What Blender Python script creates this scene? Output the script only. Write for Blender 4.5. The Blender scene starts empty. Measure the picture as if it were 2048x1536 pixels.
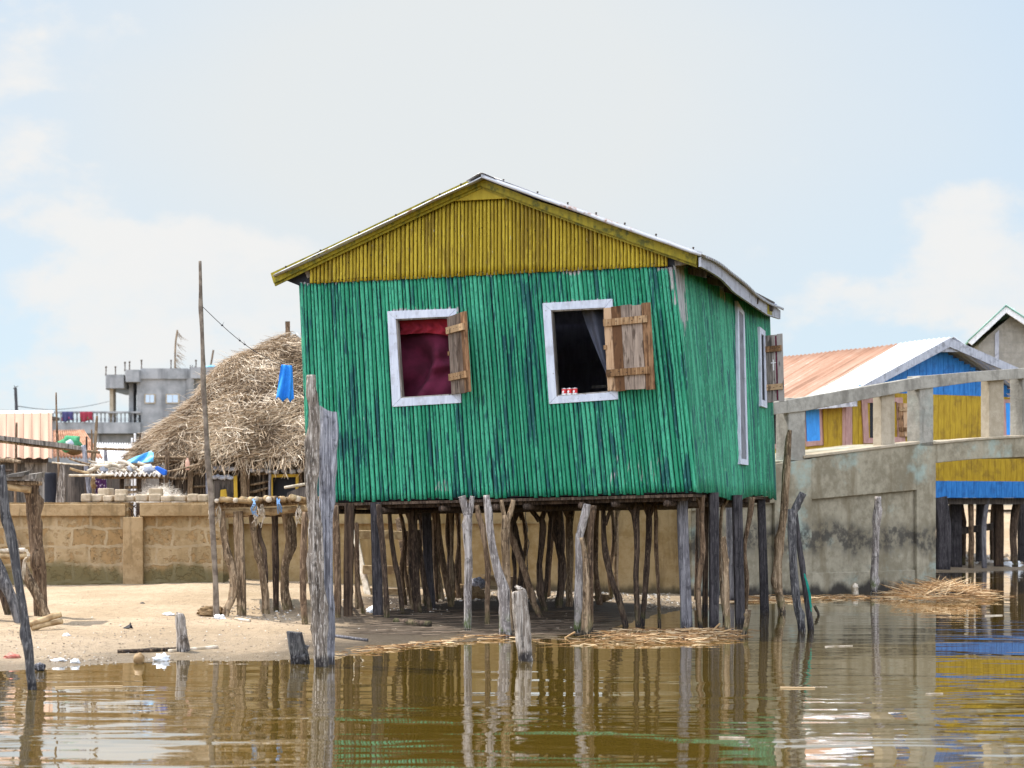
import bpy, math, random
from mathutils import Vector, noise as mnoise
random.seed(7)
R = random.uniform
S = bpy.context.scene
COL = S.collection
# ---------------------------------------------------------------- camera model
FPX, CX, CY, CH = 3640.0, 1024.0, 1000.0, 1.25      # focal length in photo pixels, principal column, horizon row, eye height
def P(x, y, d):
    return Vector(((x - CX) * d / FPX, d, CH - (y - CY) * d / FPX))
def proj(p):
    return CX + p.x * FPX / p.y, CY - (p.z - CH) * FPX / p.y
def lerp(a, b, t): return a + (b - a) * t
def interp(tab, x):
    if x <= tab[0][0]: return tab[0][1]
    for (x0, y0), (x1, y1) in zip(tab, tab[1:]):
        if x <= x1: return y0 + (y1 - y0) * (x - x0) / (x1 - x0)
    return tab[-1][1]
def sm(a, b, x):
    t = max(0, min(1, (x - a) / (b - a))); return t * t * (3 - 2 * t)
def nz(x, y=0.0, z=0.0): return mnoise.noise(Vector((x, y, z)))
# ---------------------------------------------------------------- terrain
SHORE = [(-12, 12.6), (-3.71, 13.3), (-2.98, 14.0), (-1.76, 14.15), (-1.31, 14.7), (-.75, 15.7), (-.11, 16.5), (.6, 16.7), (.8, 17.2),
         (1.13, 18.3), (1.63, 20), (2.36, 21.8), (3.3, 23.4), (3.6, 31.2), (8, 31.4), (12, 35), (40, 36)]
CAP = [(-8, .2), (-5, .24), (-3.6, .33), (-2.6, .24), (-1.5, .15), (0, .11), (1, .08), (2.5, .05), (3.3, .05), (3.6, .12), (40, .12)]
def ground(x, y):
    t = y - interp(SHORE, x)
    t += .22 * nz(x * .9, y * .9, 3.1)
    if t < 0: h = max(-.7, .055 * t)
    else:
        c = interp(CAP, x); h = c * (1 - math.exp(-t * .045 / c))
    if y > 33 and x > 3: h += .9 * sm(34, 42, y)
    h += .012 * nz(x * 2.1, y * 2.1) + .006 * nz(x * 6, y * 6, 5)
    return h
def gd(x, y):
    """depth at which the line of sight through a photo pixel meets the ground (or the water)"""
    d = 12.0
    while d < 60:
        p = P(x, y, d)
        if p.z <= max(0.0, ground(p.x, d)): return d
        d += .02
    return d
# ---------------------------------------------------------------- mesh builder
ORG = {}
class MB:
    def __init__(s): s.V = []; s.F = []; s.T = []; s.W = []; s.tone = 0.5; s.wear = 0.0; s.marks = []
    def v(s, p, wear=None):
        s.V.append(Vector(p)); s.T.append(s.tone); s.W.append(s.wear if wear is None else wear); return len(s.V) - 1
    def quad(s, a, b, c, d): i = [s.v(q) for q in (a, b, c, d)]; s.F.append(i)
    def poly(s, pts): s.F.append([s.v(q) for q in pts])
    def hexa(s, b, t):
        """solid between two quads b and t (same order)"""
        i = [s.v(q) for q in b] + [s.v(q) for q in t]
        for f in ((0,3,2,1),(4,5,6,7),(0,1,5,4),(1,2,6,5),(2,3,7,6),(3,0,4,7)): s.F.append([i[k] for k in f])
    def prism(s, pts, off):
        """polygon pts extruded by vector off"""
        n = len(pts); a = [s.v(p) for p in pts]; b = [s.v(Vector(p) + off) for p in pts]
        s.F.append(a[::-1]); s.F.append(b)
        for k in range(n): s.F.append([a[k], a[(k+1) % n], b[(k+1) % n], b[k]])
    def box(s, c, x, y, z):
        """centre and three half-axis vectors"""
        c, x, y, z = Vector(c), Vector(x), Vector(y), Vector(z)
        s.hexa([c-x-y-z, c+x-y-z, c+x+y-z, c-x+y-z], [c-x-y+z, c+x-y+z, c+x+y+z, c-x+y+z])
    def abox(s, x0, x1, y0, y1, z0, z1):
        s.hexa([Vector(q) for q in ((x0,y0,z0),(x1,y0,z0),(x1,y1,z0),(x0,y1,z0))], [Vector(q) for q in ((x0,y0,z1),(x1,y0,z1),(x1,y1,z1),(x0,y1,z1))])
    def beam(s, p0, p1, w, h, up=Vector((0,0,1))):
        p0, p1 = Vector(p0), Vector(p1); t = (p1 - p0); a = t.cross(up).normalized() * (w/2); b = a.cross(t).normalized() * (h/2)
        s.box((p0+p1)/2, t/2, a, b)
    def tube(s, pts, rad, seg=10, sub=5, rough=.1, prof=None, knots=0, flat=1.0, cap=True, twist=0.0, cut=0.0, fr=9.0):
        """swept limb through pts, radius rad (number or list), gnarled by noise"""
        pts = [Vector(p) for p in pts]; n = len(pts)
        if not isinstance(rad, (list, tuple)): rad = [rad] * n
        Q = []; RR = []
        for i in range(n - 1):
            p0, p1, p2, p3 = pts[max(i-1,0)], pts[i], pts[i+1], pts[min(i+2,n-1)]
            for k in range(sub):
                t = k / sub
                Q.append(.5 * ((2*p1) + (p2-p0)*t + (2*p0-5*p1+4*p2-p3)*t*t + (3*p1-p0-3*p2+p3)*t**3)); RR.append(lerp(rad[i], rad[i+1], t))
        Q.append(pts[-1]); RR.append(rad[-1])
        sd = R(0, 500); L = 0; rings = []
        prof = prof or [(math.cos(2*math.pi*k/seg), math.sin(2*math.pi*k/seg)) for k in range(seg)]
        kn = [(R(.08, .92), R(0, 6.28), R(.25, .7)) for _ in range(knots)]
        for i, q in enumerate(Q):
            t = (Q[min(i+1,len(Q)-1)] - Q[max(i-1,0)]).normalized()
            ref = Vector((0,1,0)) if abs(t.y) < .9 else Vector((0,0,1))
            a = ref.cross(t).normalized(); b = t.cross(a).normalized()
            if i: L += (q - Q[i-1]).length
            f = i / (len(Q) - 1); ring = []; tw = twist * f
            for (ca, sa) in prof:
                if tw: ca, sa = ca*math.cos(tw) - sa*math.sin(tw), ca*math.sin(tw) + sa*math.cos(tw)
                g = 1 + rough * (nz(ca*1.3 + sd, sa*1.3, L*fr*.35) * 1.4 + nz(ca*3 + sd, sa*3, L*fr) * 1.1)
                for (kf, ka, kh) in kn:
                    dd = ((f - kf) * 26) ** 2
                    if dd < 6:
                        g += kh * math.exp(-dd) * max(0, math.cos(math.atan2(sa, ca) - ka)) ** 3
                e = Vector((0,0,0))
                if cut and i == 0: e = -t * (cut * RR[i] * ca)
                ring.append(s.v(q + (a*ca + b*sa*flat) * RR[i] * g + e))
            rings.append(ring)
        m = len(prof)
        for r0, r1 in zip(rings, rings[1:]):
            for k in range(m): s.F.append([r0[k], r0[(k+1) % m], r1[(k+1) % m], r1[k]])
        if cap:
            s.F.append(rings[0][::-1]); s.F.append(rings[-1])
        return s
    def wire(s, pts, r, seg=5): return s.tube(pts, r, seg=seg, sub=4, rough=0)
    def grid(s, f, nu, nv, close=False):
        I = [[s.v(f(i / nu, j / nv)) for i in range(nu + 1)] for j in range(nv + 1)]
        for j in range(nv):
            for i in range(nu): s.F.append([I[j][i], I[j][i+1], I[j+1][i+1], I[j+1][i]])
    def mark(s, c, x, y, z, mat):
        """small box in a second material (nail heads)"""
        n = len(s.F); s.box(c, x, y, z); s.marks.append((n, len(s.F))); s.mark_mat = mat
    def straw(s, p, d, L, w, bend=0.0, up=Vector((0,0,1))):
        """one stalk: a thin three sided sliver of length L along d"""
        d = Vector(d).normalized(); a = d.cross(up)
        if a.length < 1e-3: a = Vector((1,0,0))
        a = a.normalized() * w; b = a.cross(d).normalized() * w
        p = Vector(p); m = p + d * L * .5 + up * bend * L; e = p + d * L
        r = []
        for q, k in ((p, 1), (m, .9), (e, .35)):
            r.append([s.v(q + a*k), s.v(q - a*.5*k + b*.87*k), s.v(q - a*.5*k - b*.87*k)])
        for r0, r1 in zip(r, r[1:]):
            for k in range(3): s.F.append([r0[k], r0[(k+1) % 3], r1[(k+1) % 3], r1[k]])
    def rock(s, c, rx, ry, rz, rough=.25, nu=10, nv=6, fq=1.5):
        c = Vector(c); sd = R(0, 99); rows = []
        for j in range(nv + 1):
            th = math.pi * j / nv; row = []
            for i in range(nu):
                ph = 2*math.pi*i/nu; n = Vector((math.sin(th)*math.cos(ph), math.sin(th)*math.sin(ph), math.cos(th)))
                g = 1 + rough * (nz(n.x*fq+sd, n.y*fq, n.z*fq) * 1.4 + .5 * nz(n.x*4+sd, n.y*4, n.z*4))
                row.append(s.v(c + Vector((n.x*rx, n.y*ry, n.z*rz)) * g))
            rows.append(row)
        for r0, r1 in zip(rows, rows[1:]):
            for k in range(nu): s.F.append([r0[k], r1[k], r1[(k+1) % nu], r0[(k+1) % nu]])
    def build(s, name, mat, parent=None, org=None, smooth=False, bevel=0.0, label=None, solid=0.0):
        if parent is not None: o0 = ORG[parent.name]
        elif org is not None: o0 = Vector(org)
        else:
            zs = min(q.z for q in s.V); o0 = Vector((sum(q.x for q in s.V)/len(s.V), sum(q.y for q in s.V)/len(s.V), zs))
        me = bpy.data.meshes.new(name)
        me.from_pydata([tuple(q - o0) for q in s.V], [], s.F); me.validate(); me.update()
        if len(me.vertices) == len(s.T):
            a = me.attributes.new('tone', 'FLOAT', 'POINT'); a.data.foreach_set('value', s.T)
            a = me.attributes.new('wear', 'FLOAT', 'POINT'); a.data.foreach_set('value', s.W)
        me.materials.append(mat)
        if s.marks:
            me.materials.append(s.mark_mat)
            for a, c in s.marks:
                for f in range(a, c): me.polygons[f].material_index = 1
        if smooth: me.polygons.foreach_set('use_smooth', [True] * len(me.polygons))
        ob = bpy.data.objects.new(name, me); COL.objects.link(ob)
        if parent is not None: ob.parent = parent
        else: ob.location = o0
        ORG[ob.name] = o0
        if solid:
            m = ob.modifiers.new('solid', 'SOLIDIFY'); m.thickness = solid; m.offset = 0
        if bevel:
            m = ob.modifiers.new('bevel', 'BEVEL'); m.width = bevel; m.segments = 2; m.limit_method = 'ANGLE'; m.angle_limit = math.radians(40)
        if label: ob['label'] = label
        return ob
def tag(o, label, cat, group=None, kind=None):
    o['label'] = label; o['category'] = cat
    if group: o['group'] = group
    if kind: o['kind'] = kind
    return o
def thing(name, label, cat, loc, group=None):
    o = bpy.data.objects.new(name, None); COL.objects.link(o); o.location = loc; o.empty_display_size = .2
    ORG[o.name] = Vector(loc); return tag(o, label, cat, group)
def structure(o): o['kind'] = 'structure'; return o
SQ = [(1,.82),(.82,1),(-.82,1),(-1,.82),(-1,-.82),(-.82,-1),(.82,-1),(1,-.82)]
# ---------------------------------------------------------------- materials
class MT:
    def __init__(s, name):
        s.m = bpy.data.materials.new(name); s.m.use_nodes = True; s.t = s.m.node_tree; s.b = s.t.nodes['Principled BSDF']
        s.b.inputs['Specular IOR Level'].default_value = .3; s.b.inputs['Roughness'].default_value = .85
    def n(s, ty, **kw):
        q = s.t.nodes.new(ty)
        for k, v in kw.items(): setattr(q, k, v)
        return q
    def put(s, sock, val):
        if isinstance(val, bpy.types.NodeSocket): s.t.links.new(val, sock)
        elif isinstance(val, (tuple, list)) and len(val) == 3 and sock.type == 'RGBA': sock.default_value = (*val, 1)
        else: sock.default_value = val
    def obj(s): return s.n('ShaderNodeTexCoord').outputs['Object']
    def pos(s): return s.n('ShaderNodeNewGeometry').outputs['Position']
    def nrm(s): return s.n('ShaderNodeNewGeometry').outputs['Normal']
    def attr(s, a): return s.n('ShaderNodeAttribute', attribute_name=a).outputs['Fac']
    def rnd(s): return s.n('ShaderNodeObjectInfo').outputs['Random']
    def sep(s, v): return s.n('ShaderNodeSeparateXYZ'), v
    def xyz(s, v):
        q = s.n('ShaderNodeSeparateXYZ'); s.put(q.inputs[0], v); return q.outputs
    def vm(s, v, sc, loc=(0,0,0), rot=(0,0,0)):
        q = s.n('ShaderNodeMapping'); s.put(q.inputs['Vector'], v); q.inputs['Scale'].default_value = sc; q.inputs['Location'].default_value = loc
        q.inputs['Rotation'].default_value = rot; return q.outputs[0]
    def noise(s, v, scale, detail=4, rough=.55, dist=0.0):
        q = s.n('ShaderNodeTexNoise'); s.put(q.inputs['Vector'], v); q.inputs['Scale'].default_value = scale; q.inputs['Detail'].default_value = detail
        q.inputs['Roughness'].default_value = rough; q.inputs['Distortion'].default_value = dist; return q.outputs['Fac']
    def vor(s, v, scale, feat='F1', rnd=1.0):
        q = s.n('ShaderNodeTexVoronoi', feature=feat); s.put(q.inputs['Vector'], v); q.inputs['Scale'].default_value = scale; q.inputs['Randomness'].default_value = rnd
        return q.outputs[0]
    def math(s, op, a, b=0.0, clamp=False):
        q = s.n('ShaderNodeMath', operation=op, use_clamp=clamp); s.put(q.inputs[0], a); s.put(q.inputs[1], b); return q.outputs[0]
    def ss(s, x, a, b, lo=0.0, hi=1.0):
        q = s.n('ShaderNodeMapRange', interpolation_type='SMOOTHSTEP'); s.put(q.inputs['Value'], x)
        q.inputs['From Min'].default_value = a; q.inputs['From Max'].default_value = b; q.inputs['To Min'].default_value = lo; q.inputs['To Max'].default_value = hi
        return q.outputs[0]
    def mix(s, f, a, b, ty='MIX'):
        q = s.n('ShaderNodeMix', data_type='RGBA', blend_type=ty); s.put(q.inputs['Factor'], f)
        for i in q.inputs:
            if i.name == 'A' and i.type == 'RGBA': s.put(i, a)
            if i.name == 'B' and i.type == 'RGBA': s.put(i, b)
        return [o for o in q.outputs if o.type == 'RGBA'][0]
    def ramp(s, f, stops):
        q = s.n('ShaderNodeValToRGB'); s.put(q.inputs[0], f); e = q.color_ramp.elements
        while len(e) < len(stops): e.new(.5)
        for k, (p, c) in enumerate(stops): e[k].position = p; e[k].color = (*c, 1) if len(c) == 3 else c
        return q.outputs[0]
    def bump(s, h, strength=.5, dist=.01):
        q = s.n('ShaderNodeBump'); s.put(q.inputs['Height'], h); q.inputs['Strength'].default_value = strength; q.inputs['Distance'].default_value = dist
        s.put(s.b.inputs['Normal'], q.outputs[0]); return s
    def out(s, col, rough=None, metal=None, spec=None):
        s.put(s.b.inputs['Base Color'], col)
        if rough is not None: s.put(s.b.inputs['Roughness'], rough)
        if metal is not None: s.put(s.b.inputs['Metallic'], metal)
        if spec is not None: s.put(s.b.inputs['Specular IOR Level'], spec)
        return s
M = {}
def shift(m):                                          # object coordinates shifted per object so that repeats differ
    q = m.n('ShaderNodeVectorMath', operation='ADD'); m.put(q.inputs[0], m.obj())
    c = m.n('ShaderNodeCombineXYZ'); m.put(c.inputs[0], m.math('MULTIPLY', m.rnd(), 37.0)); m.put(c.inputs[2], m.math('MULTIPLY', m.rnd(), 91.0)); m.put(q.inputs[1], c.outputs[0])
    return q.outputs[0]
def wood(name, dark, mid, light, sx=26., sz=1.8, algae=0.0, wet=True, crack=.55):
    """weathered wood: grain along z, cracks, dark wet foot and algae at the water's edge"""
    m = MT(name); v = shift(m); g = m.vm(v, (sx, sx, sz))
    a = m.noise(g, 1.0, 6, .65, .6); b = m.noise(v, 3.2, 4); c = m.noise(m.vm(v, (sx*2.4, sx*2.4, sz*1.4)), 1.0, 3, .5)
    col = m.ramp(m.math('ADD', m.math('MULTIPLY', a, .75), m.math('MULTIPLY', b, .3)), [(.36, dark), (.52, mid), (.66, light)])
    cr = m.ss(c, .30, .42); col = m.mix(m.math('MULTIPLY', m.math('SUBTRACT', 1.0, cr), crack), col, tuple(k*.25 for k in dark))
    if wet or algae:
        z = m.xyz(m.pos())[2]; zz = m.math('ADD', z, m.math('MULTIPLY', m.math('SUBTRACT', m.noise(m.pos(), 9., 3), .5), .16))
        if algae:
            k = m.math('MULTIPLY', m.ss(zz, .08, .26, 1., 0.), algae); k = m.math('MULTIPLY', k, m.ss(m.noise(v, 7., 3), .42, .56)); col = m.mix(k, col, (.07, .10, .015))
        if wet: col = m.mix(m.ss(zz, .03, .10, .85, 0.), col, (.012, .010, .012))
    fine = m.noise(m.vm(v, (sx*3, sx*3, sz*9)), 1., 3, .6); col = m.mix(m.math('MULTIPLY', m.ss(fine, .52, .64), .55), col, tuple(min(.7, q*1.35) for q in light)); col = m.mix(m.math('MULTIPLY', m.ss(m.noise(v, 13., 4, .6), .58, .70), .6), col, tuple(q*.6 for q in dark))
    m.out(col, .85).bump(m.math('ADD', m.math('MULTIPLY', cr, .8), m.math('ADD', a, m.math('MULTIPLY', fine, .4))), .8, .022); M[name] = m.m; return m.m
wood('bark_dark', (.014,.009,.006), (.05,.031,.02), (.145,.098,.066), algae=.3)
wood('bark_brown', (.028,.016,.009), (.105,.063,.035), (.25,.17,.105), algae=.3)
wood('bark_tan', (.05,.032,.018), (.175,.115,.065), (.38,.28,.18), algae=.4)
wood('driftwood', (.07,.058,.052), (.23,.20,.185), (.46,.42,.39), algae=.9)
wood('grey_plank', (.05,.047,.052), (.125,.118,.128), (.24,.23,.24), sx=40, sz=1.2, crack=.35)
wood('dark_plank', (.014,.013,.015), (.042,.037,.040), (.095,.085,.088), sx=40, sz=1.2, crack=.35)
wood('brown_plank', (.018,.010,.006), (.045,.026,.015), (.095,.06,.036), sx=40, sz=1.2, crack=.3)
wood('blue_grey_bark', (.016,.015,.017), (.06,.057,.06), (.19,.18,.175), algae=.05)
wood('split_wood', (.04,.03,.023), (.19,.155,.125), (.52,.47,.42), sx=30, sz=1.3, crack=.75)
wood('split_grey', (.06,.06,.072), (.21,.21,.24), (.44,.44,.48), sx=34, sz=.9, crack=.7)
def bamboo(name, a, b):
    m = MT(name); v = shift(m); n1 = m.noise(v, 14, 4); n2 = m.noise(m.vm(v, (60, 60, 60)), 1, 2)
    m.out(m.mix(m.ss(n1, .35, .65), a, b), .6).bump(n2, .3, .004); M[name] = m.m
bamboo('bamboo', (.22,.135,.06), (.42,.30,.16))
bamboo('pale_stick', (.36,.29,.20), (.60,.52,.42))
bamboo('thin_pole', (.10,.075,.055), (.21,.17,.13))
def plankmat(name, dark, mid, light, sx=45., sz=2.2, rough=.8, grey=None):
    """sawn boards: per-board tone from the mesh, grain along z, knots"""
    m = MT(name); v = shift(m); t = m.attr('tone')
    off = m.n('ShaderNodeVectorMath', operation='ADD'); m.put(off.inputs[0], v)
    cx = m.n('ShaderNodeCombineXYZ'); m.put(cx.inputs[2], m.math('MULTIPLY', t, 53.)); m.put(off.inputs[1], cx.outputs[0]); v = off.outputs[0]
    a = m.noise(m.vm(v, (sx, sx, sz)), 1., 6, .6, 1.0); k = m.noise(v, 5.5, 4)
    f = m.math('ADD', m.math('MULTIPLY', a, .7), m.math('ADD', m.math('MULTIPLY', k, .3), m.math('MULTIPLY', m.math('SUBTRACT', t, .5), .38)))
    col = m.ramp(f, [(.38, dark), (.52, mid), (.64, light)])
    if grey: col = m.mix(m.math('MULTIPLY', m.ss(m.math('FRACT', m.math('MULTIPLY', t, 7.31)), .30, .55), .8), col, m.ramp(f, [(.34, tuple(q*.35 for q in grey)), (.52, grey), (.68, tuple(min(.8, q*1.5) for q in grey))]))
    d = m.ss(m.noise(m.vm(v, (16, 16, 5)), 1., 3), .56, .66); col = m.mix(m.math('MULTIPLY', d, .7), col, tuple(q*.3 for q in dark))
    m.out(col, rough).bump(a, .4, .006); M[name] = m.m; return m
plankmat('raw_wood', (.11,.05,.02), (.30,.165,.08), (.50,.33,.20), grey=(.235,.195,.165))
plankmat('batten_wood', (.10,.048,.018), (.27,.15,.068), (.42,.28,.155))
plankmat('old_boards', (.08,.07,.06), (.19,.165,.14), (.32,.29,.26))
plankmat('dark_boards', (.03,.025,.022), (.075,.06,.05), (.14,.115,.095))
def stalks(name, main, light, dark, bare, patch=.45, streak=55., flake=.035, bareedge=1.0, dirt=(.02,.03,.03)):
    """painted palm stalks: brushed coats, older darker coat in patches, chips down to bare grey wood"""
    m = MT(name); v = m.obj(); t = m.attr('tone'); w = m.attr('wear')
    off = m.n('ShaderNodeVectorMath', operation='ADD'); m.put(off.inputs[0], v)
    cx = m.n('ShaderNodeCombineXYZ'); m.put(cx.inputs[2], m.math('MULTIPLY', t, 2.2)); m.put(off.inputs[1], cx.outputs[0]); vt = off.outputs[0]
    st = m.noise(m.vm(vt, (streak, streak, 3.0)), 1., 5, .6); fine = m.noise(m.vm(vt, (90, 90, 22)), 1., 3, .6)
    big = m.noise(m.vm(vt, (3.2, 3.2, 1.1)), 1., 5, .62, .5)
    f = m.math('ADD', st, m.math('MULTIPLY', m.math('SUBTRACT', t, .5), .45))
    col = m.mix(m.ss(f, .40, .60), main, light)
    pt = m.math('ADD', big, m.math('MULTIPLY', m.math('SUBTRACT', st, .5), .55))
    col = m.mix(m.math('MULTIPLY', m.ss(pt, .548, .60), .9), col, dark)
    col = m.mix(m.math('MULTIPLY', m.ss(fine, .56, .64), .75), col, dark)
    col = m.mix(m.math('MULTIPLY', m.ss(m.noise(m.vm(vt, (60, 60, 14), (9, 1, 2)), 1., 4, .65), .60, .68), .55), col, tuple(min(.7, q*1.5+.03) for q in light))
    ch = m.math('SUBTRACT', fine, m.math('MULTIPLY', st, .35))
    col = m.mix(m.ss(m.noise(m.vm(vt, (70, 70, 11), (5, 5, 5)), 1., 4, .6), .735 - flake, .77 - flake), col, bare)
    we = m.math('ADD', w, m.math('MULTIPLY', m.math('SUBTRACT', m.noise(m.vm(vt, (40, 40, 6)), 1., 4), .5), 1.1))
    col = m.mix(m.ss(we, .48, .60), col, m.mix(m.ss(st, .35, .6), tuple(q*.55 for q in bare), bare))
    m.out(col, .62, spec=.35).bump(m.math('ADD', fine, st), .45, .006); M[name] = m.m
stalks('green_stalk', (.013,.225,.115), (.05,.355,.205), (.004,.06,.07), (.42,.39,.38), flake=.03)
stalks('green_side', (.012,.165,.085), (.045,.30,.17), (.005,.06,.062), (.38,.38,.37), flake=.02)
stalks('yellow_stalk', (.33,.235,.009), (.46,.345,.024), (.21,.14,.008), (.46,.42,.33), flake=.045)
def paint(name, a, b, dirt=(.05,.05,.03), amt=.5, sc=9., rough=.6, chips=None, chipamt=.06):
    m = MT(name); v = shift(m); n1 = m.noise(m.vm(v, (sc, sc, sc)), 1., 6, .65); n2 = m.noise(m.vm(v, (30, 30, 5)), 1., 4)
    col = m.mix(m.ss(n2, .35, .65), a, b); col = m.mix(m.math('MULTIPLY', m.ss(n1, .50, .66), amt), col, dirt)
    if chips: col = m.mix(m.ss(m.noise(v, 38., 5, .6), .70 - chipamt, .73 - chipamt), col, chips)
    m.out(col, rough).bump(m.math('ADD', n1, n2), .25, .004); M[name] = m.m
paint('barge_yellow', (.20,.165,.007), (.31,.245,.012), (.06,.068,.007), .9, 13., chips=(.05,.05,.02), chipamt=.02)
paint('white_trim', (.47,.50,.58), (.57,.60,.67), (.33,.33,.36), .5, 7., chips=(.25,.23,.22), chipamt=.035)
paint('grey_fascia', (.30,.31,.35), (.40,.41,.45), (.13,.13,.14), .7, 8., .75)
paint('house_yellow', (.33,.20,.008), (.43,.28,.014), (.19,.11,.012), .6, 4., chips=(.2,.18,.16), chipamt=-.02)
paint('house_blue', (.014,.14,.42), (.03,.20,.53), (.010,.06,.20), .55, 5., chips=(.03,.05,.10), chipamt=.0)
paint('shutter_blue', (.03,.25,.70), (.05,.33,.82), (.02,.17,.5), .4, 7.)
paint('pink_trim', (.36,.20,.175), (.46,.275,.235), (.33,.2,.17), .5, 6.)
paint('frame_yellow', (.42,.26,.02), (.52,.33,.03), (.2,.12,.02), .4)
paint('soft_white', (.66,.66,.66), (.75,.75,.75), (.5,.5,.48), .4)
paint('red_paint', (.55,.03,.035), (.65,.05,.05), (.4,.02,.03), .3)
paint('dark_void', (.008,.009,.013), (.012,.012,.016), (.006,.006,.01), .3)
paint('interior', (.24,.24,.33), (.32,.32,.42), (.15,.15,.21), .5)
paint('wire_dark', (.03,.03,.035), (.05,.05,.055), (.02,.02,.02), .3)
def cloth(name, a, b, sc=60.):
    m = MT(name); v = shift(m); m.out(m.mix(m.ss(m.noise(v, 6., 4), .35, .65), a, b), .9).bump(m.noise(v, sc, 3), .15, .003); M[name] = m.m
cloth('cloth_blue', (.02,.20,.62), (.035,.29,.78)); cloth('cloth_maroon', (.055,.004,.016), (.10,.008,.030)); cloth('cloth_red', (.17,.008,.018), (.26,.014,.028))
cloth('cloth_white', (.36,.38,.44), (.48,.50,.55)); cloth('tarp_blue', (.10,.38,.66), (.30,.56,.76)); cloth('bag_white', (.7,.72,.75), (.82,.84,.86))
cloth('cloth_green', (.03,.20,.09), (.10,.34,.17)); cloth('net_green', (.01,.20,.16), (.02,.30,.22)); cloth('net_pale', (.55,.48,.40), (.74,.68,.60)); cloth('rope_blue', (.10,.22,.42), (.2,.34,.55))
def printcloth(name, bg, dot, sc):
    m = MT(name); d = m.vor(m.obj(), sc); m.out(m.mix(m.ss(d, .28, .36), dot, bg), .9); M[name] = m.m
printcloth('cloth_purple', (.07,.02,.09), (.42,.33,.42), 26.); printcloth('cloth_print_red', (.05,.05,.13), (.30,.04,.10), 5.); printcloth('cloth_print_green', (.25,.03,.05), (.04,.14,.05), 5.)
def roofmetal(name, base, rust, thr, sheen=.5, rough=.38):
    m = MT(name); v = m.obj(); n1 = m.noise(v, 1.7, 6, .65); n2 = m.noise(m.vm(v, (9, 9, 9)), 1., 5, .7)
    k = m.ss(m.math('ADD', m.math('MULTIPLY', n1, .6), m.math('MULTIPLY', n2, .4)), thr, thr + .09)
    m.out(m.mix(k, base, m.mix(n2, tuple(q*.6 for q in rust), rust)), m.math('ADD', rough, m.math('MULTIPLY', k, .3)), m.math('MULTIPLY', m.math('SUBTRACT', 1., k), sheen)).bump(n2, .12, .004); M[name] = m.m
roofmetal('galvanised', (.42,.42,.43), (.26,.12,.06), .54); roofmetal('rusty_sheet', (.42,.30,.24), (.33,.16,.09), .40, .15, .5)
roofmetal('salmon_sheet', (.33,.205,.14), (.36,.19,.12), .66, .05, .6); roofmetal('asbestos', (.50,.46,.42), (.3,.24,.2), .55, 0., .8); roofmetal('green_sheet', (.20,.40,.33), (.30,.3,.25), .62, .2, .5)
roofmetal('orange_rust', (.40,.22,.14), (.29,.14,.08), .45, .05, .7); roofmetal('bright_sheet', (.78,.78,.80), (.5,.4,.33), .72, .25, .45)
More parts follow.
